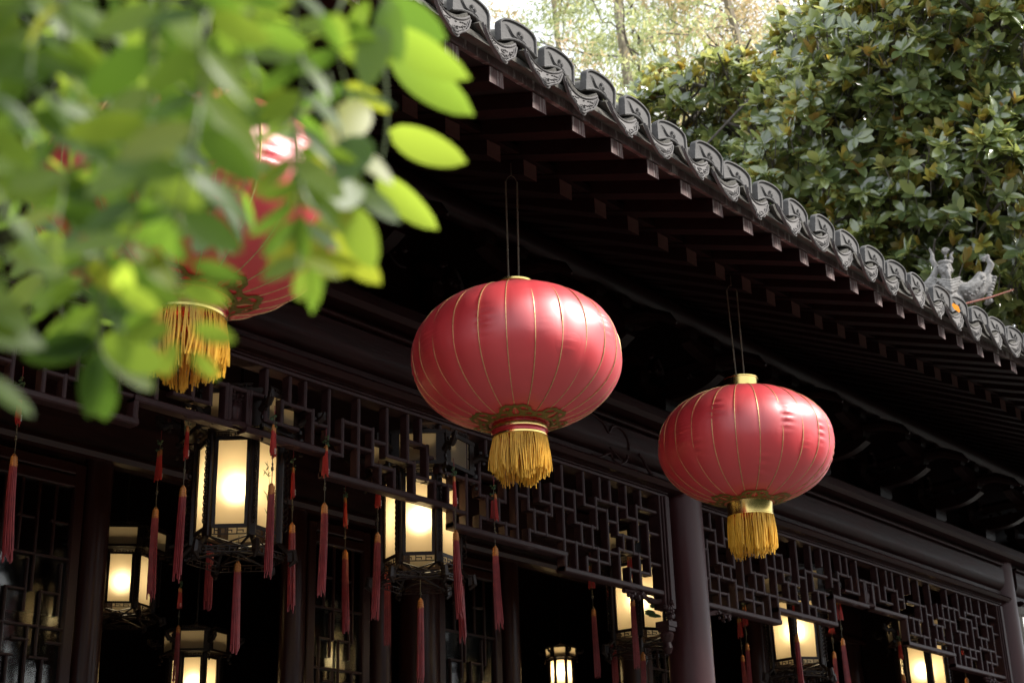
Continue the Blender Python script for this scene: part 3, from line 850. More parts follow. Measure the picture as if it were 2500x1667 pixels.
door(2.45, 3.30, 'door leaf left of the lit lamp, beside the inner column')
door(3.31, 4.19, 'door leaf with key lattice next to the open doorway')
door(5.72, 6.22, 'narrow door leaf between two inner columns')
door(6.82, 7.42, 'door leaf behind the row of tassels')
door(9.05, 9.8, 'door leaf behind the main column')
door(10.7, 11.5, 'door leaf in the far bay')
# ------------------------------------------------------------------ big red lanterns
LA, LC, LP = .418, .287, 2.25                # half width, half height, superellipse exponent
NR = 24
def body_r(z):
    u = min(1, abs(z / LC)); return LA * (1 - u ** LP) ** (1 / 2.05)
def body_pt(th, z, off=0.0):
    r = body_r(z)
    ph = (th * NR / (2 * math.pi)) % 1.0
    bul = math.sin(math.pi * ph) ** .8
    r = r * (1 + .010 * bul) + off
    return Vector((r * math.cos(th), r * math.sin(th), z))
def zlist():
    zt = LC * .972; out = []
    for k in range(97):
        t = math.pi * k / 96 - math.pi / 2
        out.append(math.sin(t) * zt)
    return out
ZL = zlist()
def lantern_body_mesh(seed):
    m = MB(); n = NR * 7; q = random.Random(seed)
    vs = []
    for z in ZL:
        for k in range(n):
            th = 2 * math.pi * k / n
            p = body_pt(th, z)
            w = noise.noise(Vector((math.cos(th) * 2.2, math.sin(th) * 2.2, z * 7 + seed)))
            # small horizontal puckers beside some seams
            ph = (th * NR / (2 * math.pi)); cell = int(ph); fr = ph - cell
            hsh = math.sin(cell * 12.9898 + seed * 3.1) * 43758.5; hsh -= math.floor(hsh)
            amp = 0
            if hsh > .42:
                zc = (hsh - .68) * 1.1
                amp = .0058 * math.exp(-((z - zc) / .05) ** 2) * math.exp(-((fr - .12) / .28) ** 2)
            pk = amp * math.sin(z * 190 + 3 * math.sin(cell) + 2 * fr)
            d = Vector((math.cos(th), math.sin(th), 0)) * (w * .006 + pk)
            vs.append(p + d)
    fs = []
    for i in range(len(ZL) - 1):
        for k in range(n):
            fs.append((i * n + k, i * n + (k + 1) % n, (i + 1) * n + (k + 1) % n, (i + 1) * n + k))
    m.add(vs, fs)
    return m.mesh('silk_body', M['satin'], True, 60)
rib = MB(); rib.tube([body_pt(0, z, .0012) for z in ZL], .0021, 5); rib_me = rib.mesh('gold_rib', M['goldline'])
def lace_mesh():
    """one cloud motif of gold lace lying on the lower curve of the body"""
    m = MB()
    def sp(s, t, off=.003):                   # s sideways metres, t metres out from the neck along the curve
        z = -LC * .962 + 0; # walk outward
        r0 = .116 + t * 1.35
        # find z for that radius
        u = (1 - (r0 / LA) ** 2.05) ** (1 / LP) * LC
        th = s * 1.3 / r0
        p = body_pt(th, -u, 0)
        return Vector((p.x * (1 + off / r0), p.y * (1 + off / r0), p.z - off))
    def ribbon(pts, w):
        vs = []; n = len(pts)
        for i, (s, t) in enumerate(pts):
            a = pts[max(i - 1, 0)]; b = pts[min(i + 1, n - 1)]
            dx, dy = b[0] - a[0], b[1] - a[1]; l = math.hypot(dx, dy) or 1
            ww = (w[i] if hasattr(w, '__len__') else w) / 2
            nx, ny = -dy / l * ww, dx / l * ww
            vs.append(sp(s + nx, max(.001, t + ny))); vs.append(sp(s, t, .0042)); vs.append(sp(s - nx, max(.001, t - ny)))
        fs = []
        for i in range(n - 1):
            for k in range(2): fs.append((i * 3 + k, (i + 1) * 3 + k, (i + 1) * 3 + k + 1, i * 3 + k + 1))
        m.add(vs, fs)
    ribbon([(-.075 + .15 * k / 10, .006) for k in range(11)], .012)
    for sg in (-1, 1):
        ribbon([(sg * x, t) for x, t in ((.005, .050), (.025, .056), (.042, .046), (.044, .030), (.030, .024), (.022, .034))], .013)
        ribbon([(sg * x, t) for x, t in ((.050, .012), (.066, .024), (.082, .028), (.092, .018), (.084, .010))], .010)
        ribbon([(sg * x, t) for x, t in ((.012, .010), (.018, .026), (.010, .042))], .012)
    ribbon([(-.012, .046), (0, .056), (.012, .046)], .014)
    return m.mesh('cloud_lace', M['lace'], True, 60)
lace_me = lace_mesh()
def fringe_mesh(seed, L, dense):
    m = MB(); q = random.Random(seed)
    for k in range(dense):
        inner = k >= dense * .62
        th = q.random() * 2 * math.pi; r = (.108 if not inner else q.uniform(.07, .098))
        ln = L * (q.uniform(.80, .90) if not inner else q.uniform(.92, 1.02)) + .012 * math.sin(th * 5 + seed) + .01 * math.sin(th * 2)
        dr = q.gauss(0, .007); dt = q.gauss(0, .05); P = []
        for j in range(6):
            t = j / 5
            a = th + dt * t * t + .015 * math.sin(t * 6 + k)
            rr = r + dr * t + .004 * math.sin(t * math.pi)
            P.append((rr * math.cos(a), rr * math.sin(a), -ln * t))
        m.tube(P, [.0019 * q.uniform(.8, 1.3)] * 6, 4, cap=False)
    o = m.mesh('silk_fringe', M['fringe'], True, 60); return o
def red_lantern(loc, label, kind, seed, tilt, spin, rods, Lf):
    root = empty('red_lantern', loc, label, 'lantern', 'round red silk lanterns hanging from the eaves')
    root.rotation_euler = (tilt[0], tilt[1], spin)
    link('silk_body', lantern_body_mesh(seed), root, (0, 0, 0), local=True)
    for k in range(NR):
        link('gold_rib', rib_me, root, (0, 0, 0), (0, 0, 2 * math.pi * k / NR), local=True)
    for k in range(6):
        link('cloud_lace', lace_me, root, (0, 0, 0), (0, 0, 2 * math.pi * (k + .5) / 6), local=True)
    zn = LC * .955
    m = MB()
    if kind == 'double':
        m.lathe([(0.1114, -zn + .012), (0.1105, -zn - .002), (0.1061, -zn - .004), (0.1061, -zn - .016), (0.1114, -zn - .018), (0.1140, -zn - .024), (0.1140, -zn - .034), (0.1105, -zn - .040), (0.1079, -zn - .042), (0.1079, -zn - .052), (0.1114, -zn - .055), (0.1114, -zn - .062), (0.1044, -zn - .066), (0.0870, -zn - .06)], 48)
        for f in range(len(m.f)):
            if (f // 48) in (1, 2, 6, 7, 8): m.mi[f] = 1
        h = .064
    else:
        m.lathe([(0.1096, -zn + .01), (0.1096, -zn - .002), (0.1087, -zn - .004), (0.1087, -zn - .062), (0.1105, -zn - .064), (0.1105, -zn - .070), (0.0957, -zn - .07)], 48); h = .068
    link('metal_collar', m.mesh('metal_collar', [M['gold'], M['redband']], True, 30), root, (0, 0, 0), local=True)
    m = MB()
    if kind == 'double':
        m.lathe([(0.0826, zn - .01), (0.0826, zn + .016), (0.0847, zn + .010), (0.0847, zn + .018), (0.0819, zn + .020), (0.0819, zn + .040), (0.0847, zn + .044), (0.0847, zn + .052), (0.0784, zn + .052), (0.0784, zn - .01)], 48)
        for f in range(len(m.f)):
            if (f // 48) in (0, 4): m.mi[f] = 1
        ht = .04
    else:
        m.lathe([(0.0826, zn - .01), (0.0826, zn + .058), (0.0847, zn + .060), (0.0847, zn + .066), (0.0798, zn + .066), (0.0791, zn - .01)], 48); ht = .066
    link('metal_cap', m.mesh('metal_cap', [M['gold'], M['redband']], True, 30), root, (0, 0, 0), local=True)
    o = link('silk_fringe', fringe_mesh(seed, Lf, 330), root, (0, 0, -zn - h), local=True); o['kind'] = 'stuff'
    Rm = Euler((tilt[0], tilt[1], spin)).to_matrix().inverted()
    for sg in (-1, 1):
        a = Vector((sg * .016, -sg * .014, zn + ht - .03))
        b = Rm @ (Vector((sg * rods[1] * .72, -sg * rods[1] * .6, rods[2])))
        m = MB(); m.tube([a, b], .0042, 6); link('hanging_rod', m.mesh('hanging_rod', M['cord']), root, (0, 0, 0), local=True)
    t = Rm @ Vector((0.0, 0, rods[2] + .03))
    m = MB()
    for sg in (-1, 1):
        b = Rm @ (Vector((sg * rods[1] * .72, -sg * rods[1] * .6, rods[2])))
        m.tube([b, (b + t) / 2 + Vector((0, 0, .008)), t], .0016, 5)
    m.tube([t, Rm @ Vector((0, 0, rods[2] + .09))], .0018, 5)
    link('tie_wire', m.mesh('tie_wire', M['cord']), root, (0, 0, 0), local=True)
    return root
red_lantern((4.285, 3.60, 3.752), 'middle red silk lantern with rolled double brass collar, unobstructed', 'double', 1, (0, rad(-1.0), 0), .09, (1.9, .026, .80), .165)
red_lantern((5.985, 3.60, 3.765), 'right-hand red silk lantern with tall plain brass collar and shorter fringe', 'plain', 2, (rad(2.0), rad(-3.0), 0), .19, (1.7, .028, .82), .185)
lz_ = red_lantern(tuple(onY(470, 508, 3.30)), 'red silk lantern half hidden behind the green leaves', 'double', 3, (0, rad(.5), 0), .02, (1.9, .026, .62), .155)
lz_.scale = (1.09, 1.09, 1.09)

# ------------------------------------------------------------------ hexagonal palace lamps inside the gallery
def greek(m, x0, x1, z, h, y, w=.004):
    """key fret band between x0 and x1"""
    n = max(2, round((x1 - x0) / (h * 1.5))); st = (x1 - x0) / n
    m.box((x0, y, z), (x1, y + w, z + w)); m.box((x0, y, z + h - w), (x1, y + w, z + h))
    for k in range(n):
        a = x0 + k * st
        m.box((a + st * .15, y + .0005, z + w), (a + st * .15 + w, y + w - .0005, z + h - w))
        m.box((a + st * .15 + w, y + .0005, z + h * .5), (a + st * .7, y + w - .0005, z + h * .5 + w))
        m.box((a + st * .7, y + .0005, z + h * .25), (a + st * .7 + w, y + w - .0005, z + h * .5 + w))
class LampKit: pass
def lamp_kit():
    K = LampKit()
    R, H = .185, .370; ap = R * math.cos(math.pi / 6); side = R
    K.R, K.H, K.ap = R, H, ap
    pw = side * .66
    # one face is built at y = -apothem, facing -Y, then turned six times; z = 0 at the middle of the main panel
    m = MB(); m.add([(-pw / 2 - .004, -ap + .004, -H / 2 - .003), (pw / 2 + .004, -ap + .004, -H / 2 - .003), (pw / 2 + .004, -ap + .004, H / 2 + .003), (-pw / 2 - .004, -ap + .004, H / 2 + .003)], [(0, 1, 2, 3)]); K.panel = m.mesh('lamp_panel', M['panel'], False)
    m = MB()
    m.box((-pw / 2 - .02, -ap - .004, -H / 2 - .012), (-pw / 2, -ap + .010, H / 2 + .012)); m.box((pw / 2, -ap - .004, -H / 2 - .012), (pw / 2 + .02, -ap + .010, H / 2 + .012))
    m.box((-pw / 2, -ap - .003, -H / 2 - .012), (pw / 2, -ap + .009, -H / 2 + .001)); m.box((-pw / 2, -ap - .003, H / 2 - .001), (pw / 2, -ap + .009, H / 2 + .012))
    K.frame = m.mesh('panel_frame', M['black'], False)
    m = MB(); m.bbox((-R - .014, -.017, -H / 2 - .05), (-R + .016, .017, H / 2 + .05), .005); K.post = m.mesh('corner_post', M['black'])
    # scrolling openwork flange on each corner post
    m = MB()
    for k in range(15):
        z = -H / 2 + .01 + (H - .02) * k / 14
        P = [(-R - .014 - .010 * (1 + math.cos(t)), 0, z + .011 * math.sin(t)) for t in [j * .9 for j in range(8)]]
        m.tube(P, .0032, 4)
    K.scroll = m.mesh('scroll_edge', M['black'])
    m = MB(); greek(m, -pw / 2 - .01, pw / 2 + .01, H / 2 + .012, .022, -ap - .003)
    K.fret = m.mesh('fret_band', M['black'], False)
    m = MB(); greek(m, -pw / 2 - .01, pw / 2 + .01, -H / 2 - .044, .032, -ap - .003); K.fret2 = m.mesh('lower_fret_band', M['black'], False)
    # wider crown
    Rc = .265; Hc = .135; z0 = H / 2 + .055; apc = Rc * math.cos(math.pi / 6); cw = Rc * .66
    m = MB(); m.add([(-cw / 2, -apc + .005, z0), (cw / 2, -apc + .005, z0), (cw / 2, -apc + .005, z0 + Hc), (-cw / 2, -apc + .005, z0 + Hc)], [(0, 1, 2, 3)]); K.cpanel = m.mesh('crown_panel', M['panel'], False)
    m = MB()
    m.box((-Rc / 2, -apc - .004, z0 - .018), (Rc / 2, -apc + .012, z0)); m.box((-Rc / 2, -apc - .004, z0 + Hc), (Rc / 2, -apc + .012, z0 + Hc + .018))
    for sg in (-1, 1):
        xa, xb = sorted((sg * cw / 2, sg * Rc / 2 * .96)); m.box((xa, -apc - .002, z0), (xb, -apc + .010, z0 + Hc))
    m.box((-R / 2, -apc + .012, z0 - .016), (R / 2, -ap + .002, z0 - .010))
    greek(m, -cw / 2, cw / 2, z0 + Hc + .018, .022, -apc - .002)
    K.cframe = m.mesh('crown_frame', M['black'], False)
    # dragon-head hooks at the crown corners
    m = MB()
    P = [(-Rc + .02, 0, z0 + .05), (-Rc - .03, 0, z0 + .075), (-Rc - .07, 0, z0 + .06), (-Rc - .095, 0, z0 + .085), (-Rc - .105, 0, z0 + .115)]
    m.tube(P, [.018, .017, .014, .016, .008], 7)
    for x, z, r in ((-Rc - .085, z0 + .10, .020), (-Rc - .10, z0 + .085, .014), (-Rc - .06, z0 + .085, .012), (-Rc - .03, z0 + .10, .012), (-Rc - .045, z0 + .045, .012), (-Rc + .005, z0 + .02, .016), (-Rc + .0, z0 - .02, .018), (-Rc + .01, z0 - .05, .014), (-Rc - .005, z0 - .08, .012)):
        m.ball((x, 0, z), (r, r * .6, r), 7)
    K.hook = m.mesh('dragon_hook', M['black'])
    # lower skirt: struts flaring out to a second fret ring
    z1 = -H / 2 - .05; Rs = .215; aps = Rs * math.cos(math.pi / 6)
    m = MB(); greek(m, -Rs / 2 * .9, Rs / 2 * .9, z1 - .075, .030, -aps)
    m.tube([(-R / 2, -ap, z1 + .005), (R / 2 * .9, -aps * .8, z1 - .05)], .004, 4); m.tube([(R / 2, -ap, z1 + .005), (-R / 2 * .9, -aps * .8, z1 - .05)], .004, 4)
    K.skirt = m.mesh('skirt_fret', M['black'], False)
    m = MB(); m.tube([(-R, 0, z1), (-Rs - .01, 0, z1 - .04), (-Rs - .035, 0, z1 - .035), (-Rs - .04, 0, z1 - .075), (-Rs - .015, 0, z1 - .10)], [.011, .012, .014, .016, .006], 6)
    m.cbox((-Rs - .025, 0, z1 - .055), (.03, .02, .05))
    K.foot = m.mesh('carved_foot', M['black'])
    K.spokes = None
    m = MB(); m2 = MB()
    for a in range(6):
        an = math.pi / 3 * a; c_, s_ = math.cos(an), math.sin(an)
        m.tube([(0, 0, z0 + Hc + .10), (.5 * Rc * c_, .5 * Rc * s_, z0 + Hc + .05), (Rc * c_, Rc * s_, z0 + Hc + .01)], .007, 5)
        m2.tube([(0, 0, z1 - .02), (R * .9 * c_, R * .9 * s_, z1 + .005)], .006, 5)
        m2.tube([(0, 0, z1 - .03), (Rs * c_, Rs * s_, z1 - .06)], .005, 5)
    m.tube([(0, 0, z0 + Hc + .08), (0, 0, z0 + Hc + .30)], .008, 6); m.ball((0, 0, z0 + Hc + .1), .02, 8); m2.ball((0, 0, z1 - .03), (.02, .02, .014), 8)
    K.top_spokes = m.mesh('crown_spokes', M['black']); K.low_spokes = m2.mesh('base_spokes', M['black'])
    # painted bamboo spray on a panel
    m = MB(); q = random.Random(4); y = -ap - .0002 + .003
    st = [(.012 + .018 * math.sin(t * 4), y, -H / 2 + .03 + t * H * .72) for t in [k / 12 for k in range(13)]]
    m.tube(st, [.0016 - .001 * k / 12 for k in range(13)], 4, flat=.3)
    for k in range(26):
        i = q.randrange(1, 12); p = st[i]; a = q.choice((-1, 1)) * q.uniform(.3, 1.3) + math.pi * .5 * (1 if q.random() < .6 else -1); L = q.uniform(.024, .050)
        dx, dz = math.cos(a) * L, math.sin(a) * L; nx, nz = -math.sin(a) * .0036, math.cos(a) * .0036
        ox = q.uniform(-.02, .02)
        m.add([(p[0] + ox, y, p[2]), (p[0] + ox + dx * .4 + nx, y, p[2] + dz * .4 + nz), (p[0] + ox + dx, y, p[2] + dz), (p[0] + ox + dx * .4 - nx, y, p[2] + dz * .4 - nz)], [(0, 1, 2, 3)])
    K.bamboo = m.mesh('painted_bamboo', M['paint_green'], False)
    m = MB()
    for cx_, cz_, w_, h_ in ((-.02, -.10, .035, .018), (.01, -.115, .04, .012), (.0, -.06, .02, .012), (.02, -.02, .016, .006)):
        n = 12; m.add([(cx_ + w_ * math.cos(j * 2 * math.pi / n) * (1 + .2 * math.sin(j * 3)), y, cz_ + h_ * math.sin(j * 2 * math.pi / n)) for j in range(n)], [tuple(range(n))])
    K.hills = m.mesh('painted_hills', M['paint_green'], False)
    m = MB(); m.ball((0, 0, 0), (.03, .03, .04), 12); K.bulb = None
    return K
KIT = lamp_kit()
def palace_lamp(x, y, z, rot, label, s=1.0, power=6.0, ceil=4.42, paint=(), hooks=6, skip_hooks=(), squash=1.0):
    root = empty('palace_lamp', (x, y, z), label, 'lamp', 'lit six-sided lamps inside the gallery')
    root.scale = (s, s, s * squash); root.rotation_euler = (0, 0, rot)
    L = lambda nm, me, a=0.0: link(nm, me, root, (0, 0, 0), (0, 0, a), local=True)
    for k in range(6):
        a = math.pi / 3 * k + math.pi / 6 - math.pi / 6
        L('lamp_panel', KIT.panel, a); L('panel_frame', KIT.frame, a); L('fret_band', KIT.fret, a); L('lower_fret_band', KIT.fret2, a)
        L('crown_panel', KIT.cpanel, a); L('crown_frame', KIT.cframe, a); L('skirt_fret', KIT.skirt, a)
        b = a
        L('corner_post', KIT.post, b); L('scroll_edge', KIT.scroll, b); L('carved_foot', KIT.foot, b)
        if k not in skip_hooks: L('dragon_hook', KIT.hook, b)
    L('crown_spokes', KIT.top_spokes); L('base_spokes', KIT.low_spokes)
    zt = KIT.H / 2 + .055 + .135 + .28
    if z + zt * s < ceil:
        m = MB(); m.tube([(0, 0, zt - .02), (0, 0, (ceil - z) / s)], .006, 6); L('hanging_chain', m.mesh('hanging_chain', M['black']))
    for k, me in paint:
        L(me.name, me, math.pi / 3 * k)
    ld = bpy.data.lights.new('lamp_bulb', 'POINT'); ld.energy = power; ld.color = (1.0, .79, .45); ld.shadow_soft_size = .045
    lo = bpy.data.objects.new('lamp_bulb', ld); col.objects.link(lo); lo.parent = root; lo.location = (0, 0, .01)
    return root
# vertex k of a lamp (posts at angle 180 + 60k degrees + rot)
HEXA = rad(11)                      # one vertex of the two nearest lamps points 11 degrees round from +X
PZ = 3.415
palace_lamp(3.975, 4.94, PZ, HEXA, 'lit palace lamp with bamboo painting, left of the two bright ones below the near frieze', power=2.00, paint=[(k, KIT.bamboo) for k in (0, 1, 3)])
palace_lamp(5.05, 4.88, PZ + .05, HEXA, 'lit palace lamp in the middle of the near bay, under the middle red lantern', power=2.00)
palace_lamp(7.16, 5.12, PZ, rad(33), 'lit palace lamp partly hidden by lattice left of the main column', power=1.63, paint=[(k, KIT.hills) for k in (0, 5)], skip_hooks=(1,))
palace_lamp(8.82, 5.05, PZ + .01, rad(26), 'lit palace lamp right of the main column with two broad bright panels', power=1.81)
palace_lamp(11.0, 5.20, PZ, rad(40), 'lit palace lamp low at the right under the far frieze', power=2.17)
palace_lamp(2.42, 4.93, PZ, HEXA, 'palace lamp at the left edge, almost outside the view', power=1.81)
palace_lamp(4.83, 6.98, 3.48, rad(20), 'smaller lit lamp deep in the doorway, left of the black opening', s=.95, squash=.75, power=1.09)
palace_lamp(5.36, 6.98, 2.975, rad(15), 'smaller lit lamp at the bottom edge of the doorway', s=.74, power=1.27)
palace_lamp(8.74, 7.0, 3.40, rad(5), 'smallest lit lamp far inside behind the door lattice', s=.46, power=2.34)
palace_lamp(3.70, 7.4, 3.26, rad(0), 'dim lit lamp behind the key lattice at the left', s=.7, power=0.36)

# ------------------------------------------------------------------ tassels hanging from the lamp hooks
def skirt_strands(m, z0, L, r0, r1, n, q, t=.0016):
    bx_, by_ = q.uniform(-.012, .012), q.uniform(-.012, .012)
    for k in range(n):
        th = 2 * math.pi * k / n + q.uniform(-.1, .1); ln = L * q.uniform(.90, 1.05); rr = q.uniform(.75, 1)
        fl = q.gauss(0, .002)
        P = [(rr * (r0 + (r1 - r0) * u ** .7) * math.cos(th) + bx_ * u * u + fl * u, rr * (r0 + (r1 - r0) * u ** .7) * math.sin(th) + by_ * u * u, z0 - ln * u) for u in (0, .12, .4, .7, 1)]
        m.tube(P, t, 4, cap=False)
def tassel_kit(seed):
    q = random.Random(seed); K = {}
    m = MB(); skirt_strands(m, -.035, .345, .0135, .0165 + .003 * q.random(), 30, q, .0021)
    m.lathe([(.0125, -.03), (.0135, -.08), (.012, -.16), (.006, -.25)], 10); K['silk_skirt'] = (m.mesh('silk_skirt', M['tassel_red'], True, 60), 'skirt')
    m = MB(); pr_ = [(.003, .012), (.006, .010), (.009, .002)]
    for j in range(7): pr_ += [(.0125 + (.0012 if j % 2 else 0) + .0003 * j, .0 - .0055 * j), (.0125 + (.0012 if j % 2 else 0) + .0003 * j, -.0045 - .0055 * j)]
    m.lathe(pr_ + [(.012, -.042)], 14); K['wound_band'] = (m.mesh('wound_band', M['tassel_band'], True, 30), '')
    m = MB(); m.tube([(0, 0, .01), (.001, 0, .06), (0, .001, .12), (0, 0, .30)], .0018, 5)
    for z, r in ((.075, .009), (.095, .006)):
        for a in range(4): m.ball((r * .7 * math.cos(a * 1.57), 0, z + r * .7 * math.sin(a * 1.57)), r * .6, 6)
    K['knotted_cord'] = (m.mesh('knotted_cord', M['cord']), '')
    m = MB()
    for j in range(14): m.ball((q.uniform(-.016, .016), q.uniform(-.01, .01), .285 + q.uniform(-.02, .03)), q.uniform(.004, .008), 5)
    K['carved_knot'] = (m.mesh('carved_knot', M['jade']), '')
    for i, dx in enumerate((-.012, .012)):
        m = MB(); qq = random.Random(seed * 3 + i)
        for k in range(14):
            th = 2 * math.pi * k / 14; ln = .115 * qq.uniform(.85, 1.08)
            P = [(dx + .0075 * math.cos(th) * (.6 + u * .7) + dx * .4 * u, .0075 * math.sin(th) * (.6 + u * .6), .245 - ln * u) for u in (0, .3, .7, 1)]
            m.tube(P, .0018, 4, cap=False)
        m.lathe([(.005, .25), (.006, .24), (.005, .14)], 8, Matrix.Translation((dx, 0, 0)))
        K['short_tassel' + str(i)] = (m.mesh('short_tassel', M['tassel_red2'], True, 60), '')
        m = MB(); m.lathe([(.003, .268), (.0065, .262), (.007, .245), (.006, .236)], 8, Matrix.Translation((dx, 0, 0))); K['short_band' + str(i)] = (m.mesh('short_band', M['tassel_band']), '')
    m = MB(); cx_ = q.choice((-.008, .008))
    for j in range(9): m.ball((cx_ + .008 * math.cos(j * .7), -.012, .150 + .011 * math.sin(j * .7)), .0032, 5)
    m.ball((cx_, -.009, .15), .003, 5)
    K['bead_rosette'] = (m.mesh('bead_rosette', M['pearl']), '')
    return K
TK = [tassel_kit(s) for s in (1, 2, 3, 4, 5, 6)]
GRP = 'red silk tassels hanging from the palace lamps'
def tassel(x, y, z, label, top=3.66, full=True, drop=0.0, s=1.0):
    root = empty('tassel', (x, y, z), label, 'tassel', GRP)
    s2 = s * R_.uniform(.96, 1.04); root.scale = (s2, s2, s2); root.rotation_euler = (R_.gauss(0, .012), R_.gauss(0, .012), 0)
    K = R_.choice(TK); rz = R_.uniform(-.5, .5) + .9
    for nm, (me, _) in K.items():
        if not full and nm[:5] in ('carve', 'short', 'bead_'): continue
        base = {'short_tassel0': 'short_tassel', 'short_tassel1': 'short_tassel', 'short_band0': 'short_band', 'short_band1': 'short_band'}.get(nm, nm)
        o = link(base, me, root, (0, 0, 0), (0, 0, rz), local=True)
        if nm == 'knotted_cord' and not full: o.scale = (1, 1, .42)
    if full and top > z + .3 * s:
        m = MB(); m.tube([(0, 0, .295), (.002, 0, (top - z) / s * .5 + .15), (0, 0, (top - z) / s)], .0014, 5)
        link('hanging_cord', m.mesh('hanging_cord', M['tassel_red']), root, (0, 0, 0), local=True)
    return root
def ring(cx, cy, R, a): return (cx + R * math.cos(rad(a)), cy + R * math.sin(rad(a)))
HT = 3.71
for a, lab in ((-109, 'tassel in front of the bamboo panel of the left bright lamp'), (-49, 'tassel between the two bright lamps, nearer the left one, at the lattice edge'), (11, 'tassel just right of the left bright lamp with bright red upper tufts'), (71, 'tassel hanging behind the left bright lamp, its top hidden'), (131, 'tassel in the dark doorway, second from the left bright lamp'), (191, 'tassel just left of the left bright lamp')):
    x, y = ring(4.00, 4.95, .365, a); tassel(x, y, 3.352, lab, HT)
tassel(4.00, 4.95, 3.105, 'tassel hanging from the centre underneath the left bright lamp', full=False)
for a, lab in ((-109, 'tassel along the right edge of the middle bright lamp'), (-49, 'tassel hanging alone right of the middle bright lamp'), (11, 'lower tassel showing just under the right side of the middle bright lamp'), (71, 'tassel mostly behind the middle bright lamp'), (131, 'tassel with a bead rosette between the two bright lamps'), (191, 'tassel at the left edge of the middle bright lamp')):
    x, y = ring(5.12, 4.95, .365, a); tassel(x, y, 3.352, lab, HT)
tassel(5.12, 4.95, 3.105, 'tassel hanging from the centre underneath the middle bright lamp', full=False)
tassel(2.92, 4.98, 3.352, 'tassel at the far left edge of the view beside the leaves', HT)
for x, y, lab in ((6.90, 5.27, 'first tassel left of the main column, bead rosette on its upper tuft'), (7.24, 5.39, 'second tassel left of the main column, close to the hidden lamp'), (6.85, 4.95, 'tassel hanging across the lamp that the lattice half hides')):
    tassel(x, y, 3.352, lab, HT)
tassel(7.16, 5.12, 3.105, 'tassel low beside the main column, under the half hidden lamp', full=False)
for x, y, lab in ((8.59, 5.29, 'upper tassel just right of the main column'), (8.94, 5.55, 'lower tassel just right of the main column'), (8.57, 4.90, 'tassel between the two broad panels of the lamp right of the column'), (8.92, 4.76, 'right one of the tassel pair past the lamp right of the column'), (9.32, 5.05, 'left one of the tassel pair past the lamp right of the column')):
    tassel(x, y, 3.352, lab, HT)
for x, y, lab in ((10.64, 5.2, 'faint tassel left of the lamp at the lower right'), (11.2, 4.95, 'faint tassel right of the lamp at the lower right')):
    tassel(x, y, 3.352, lab, HT)
tassel(5.02, 6.7, 3.22, 'dim tassel beside the small lamp in the doorway', 3.5, s=.8)

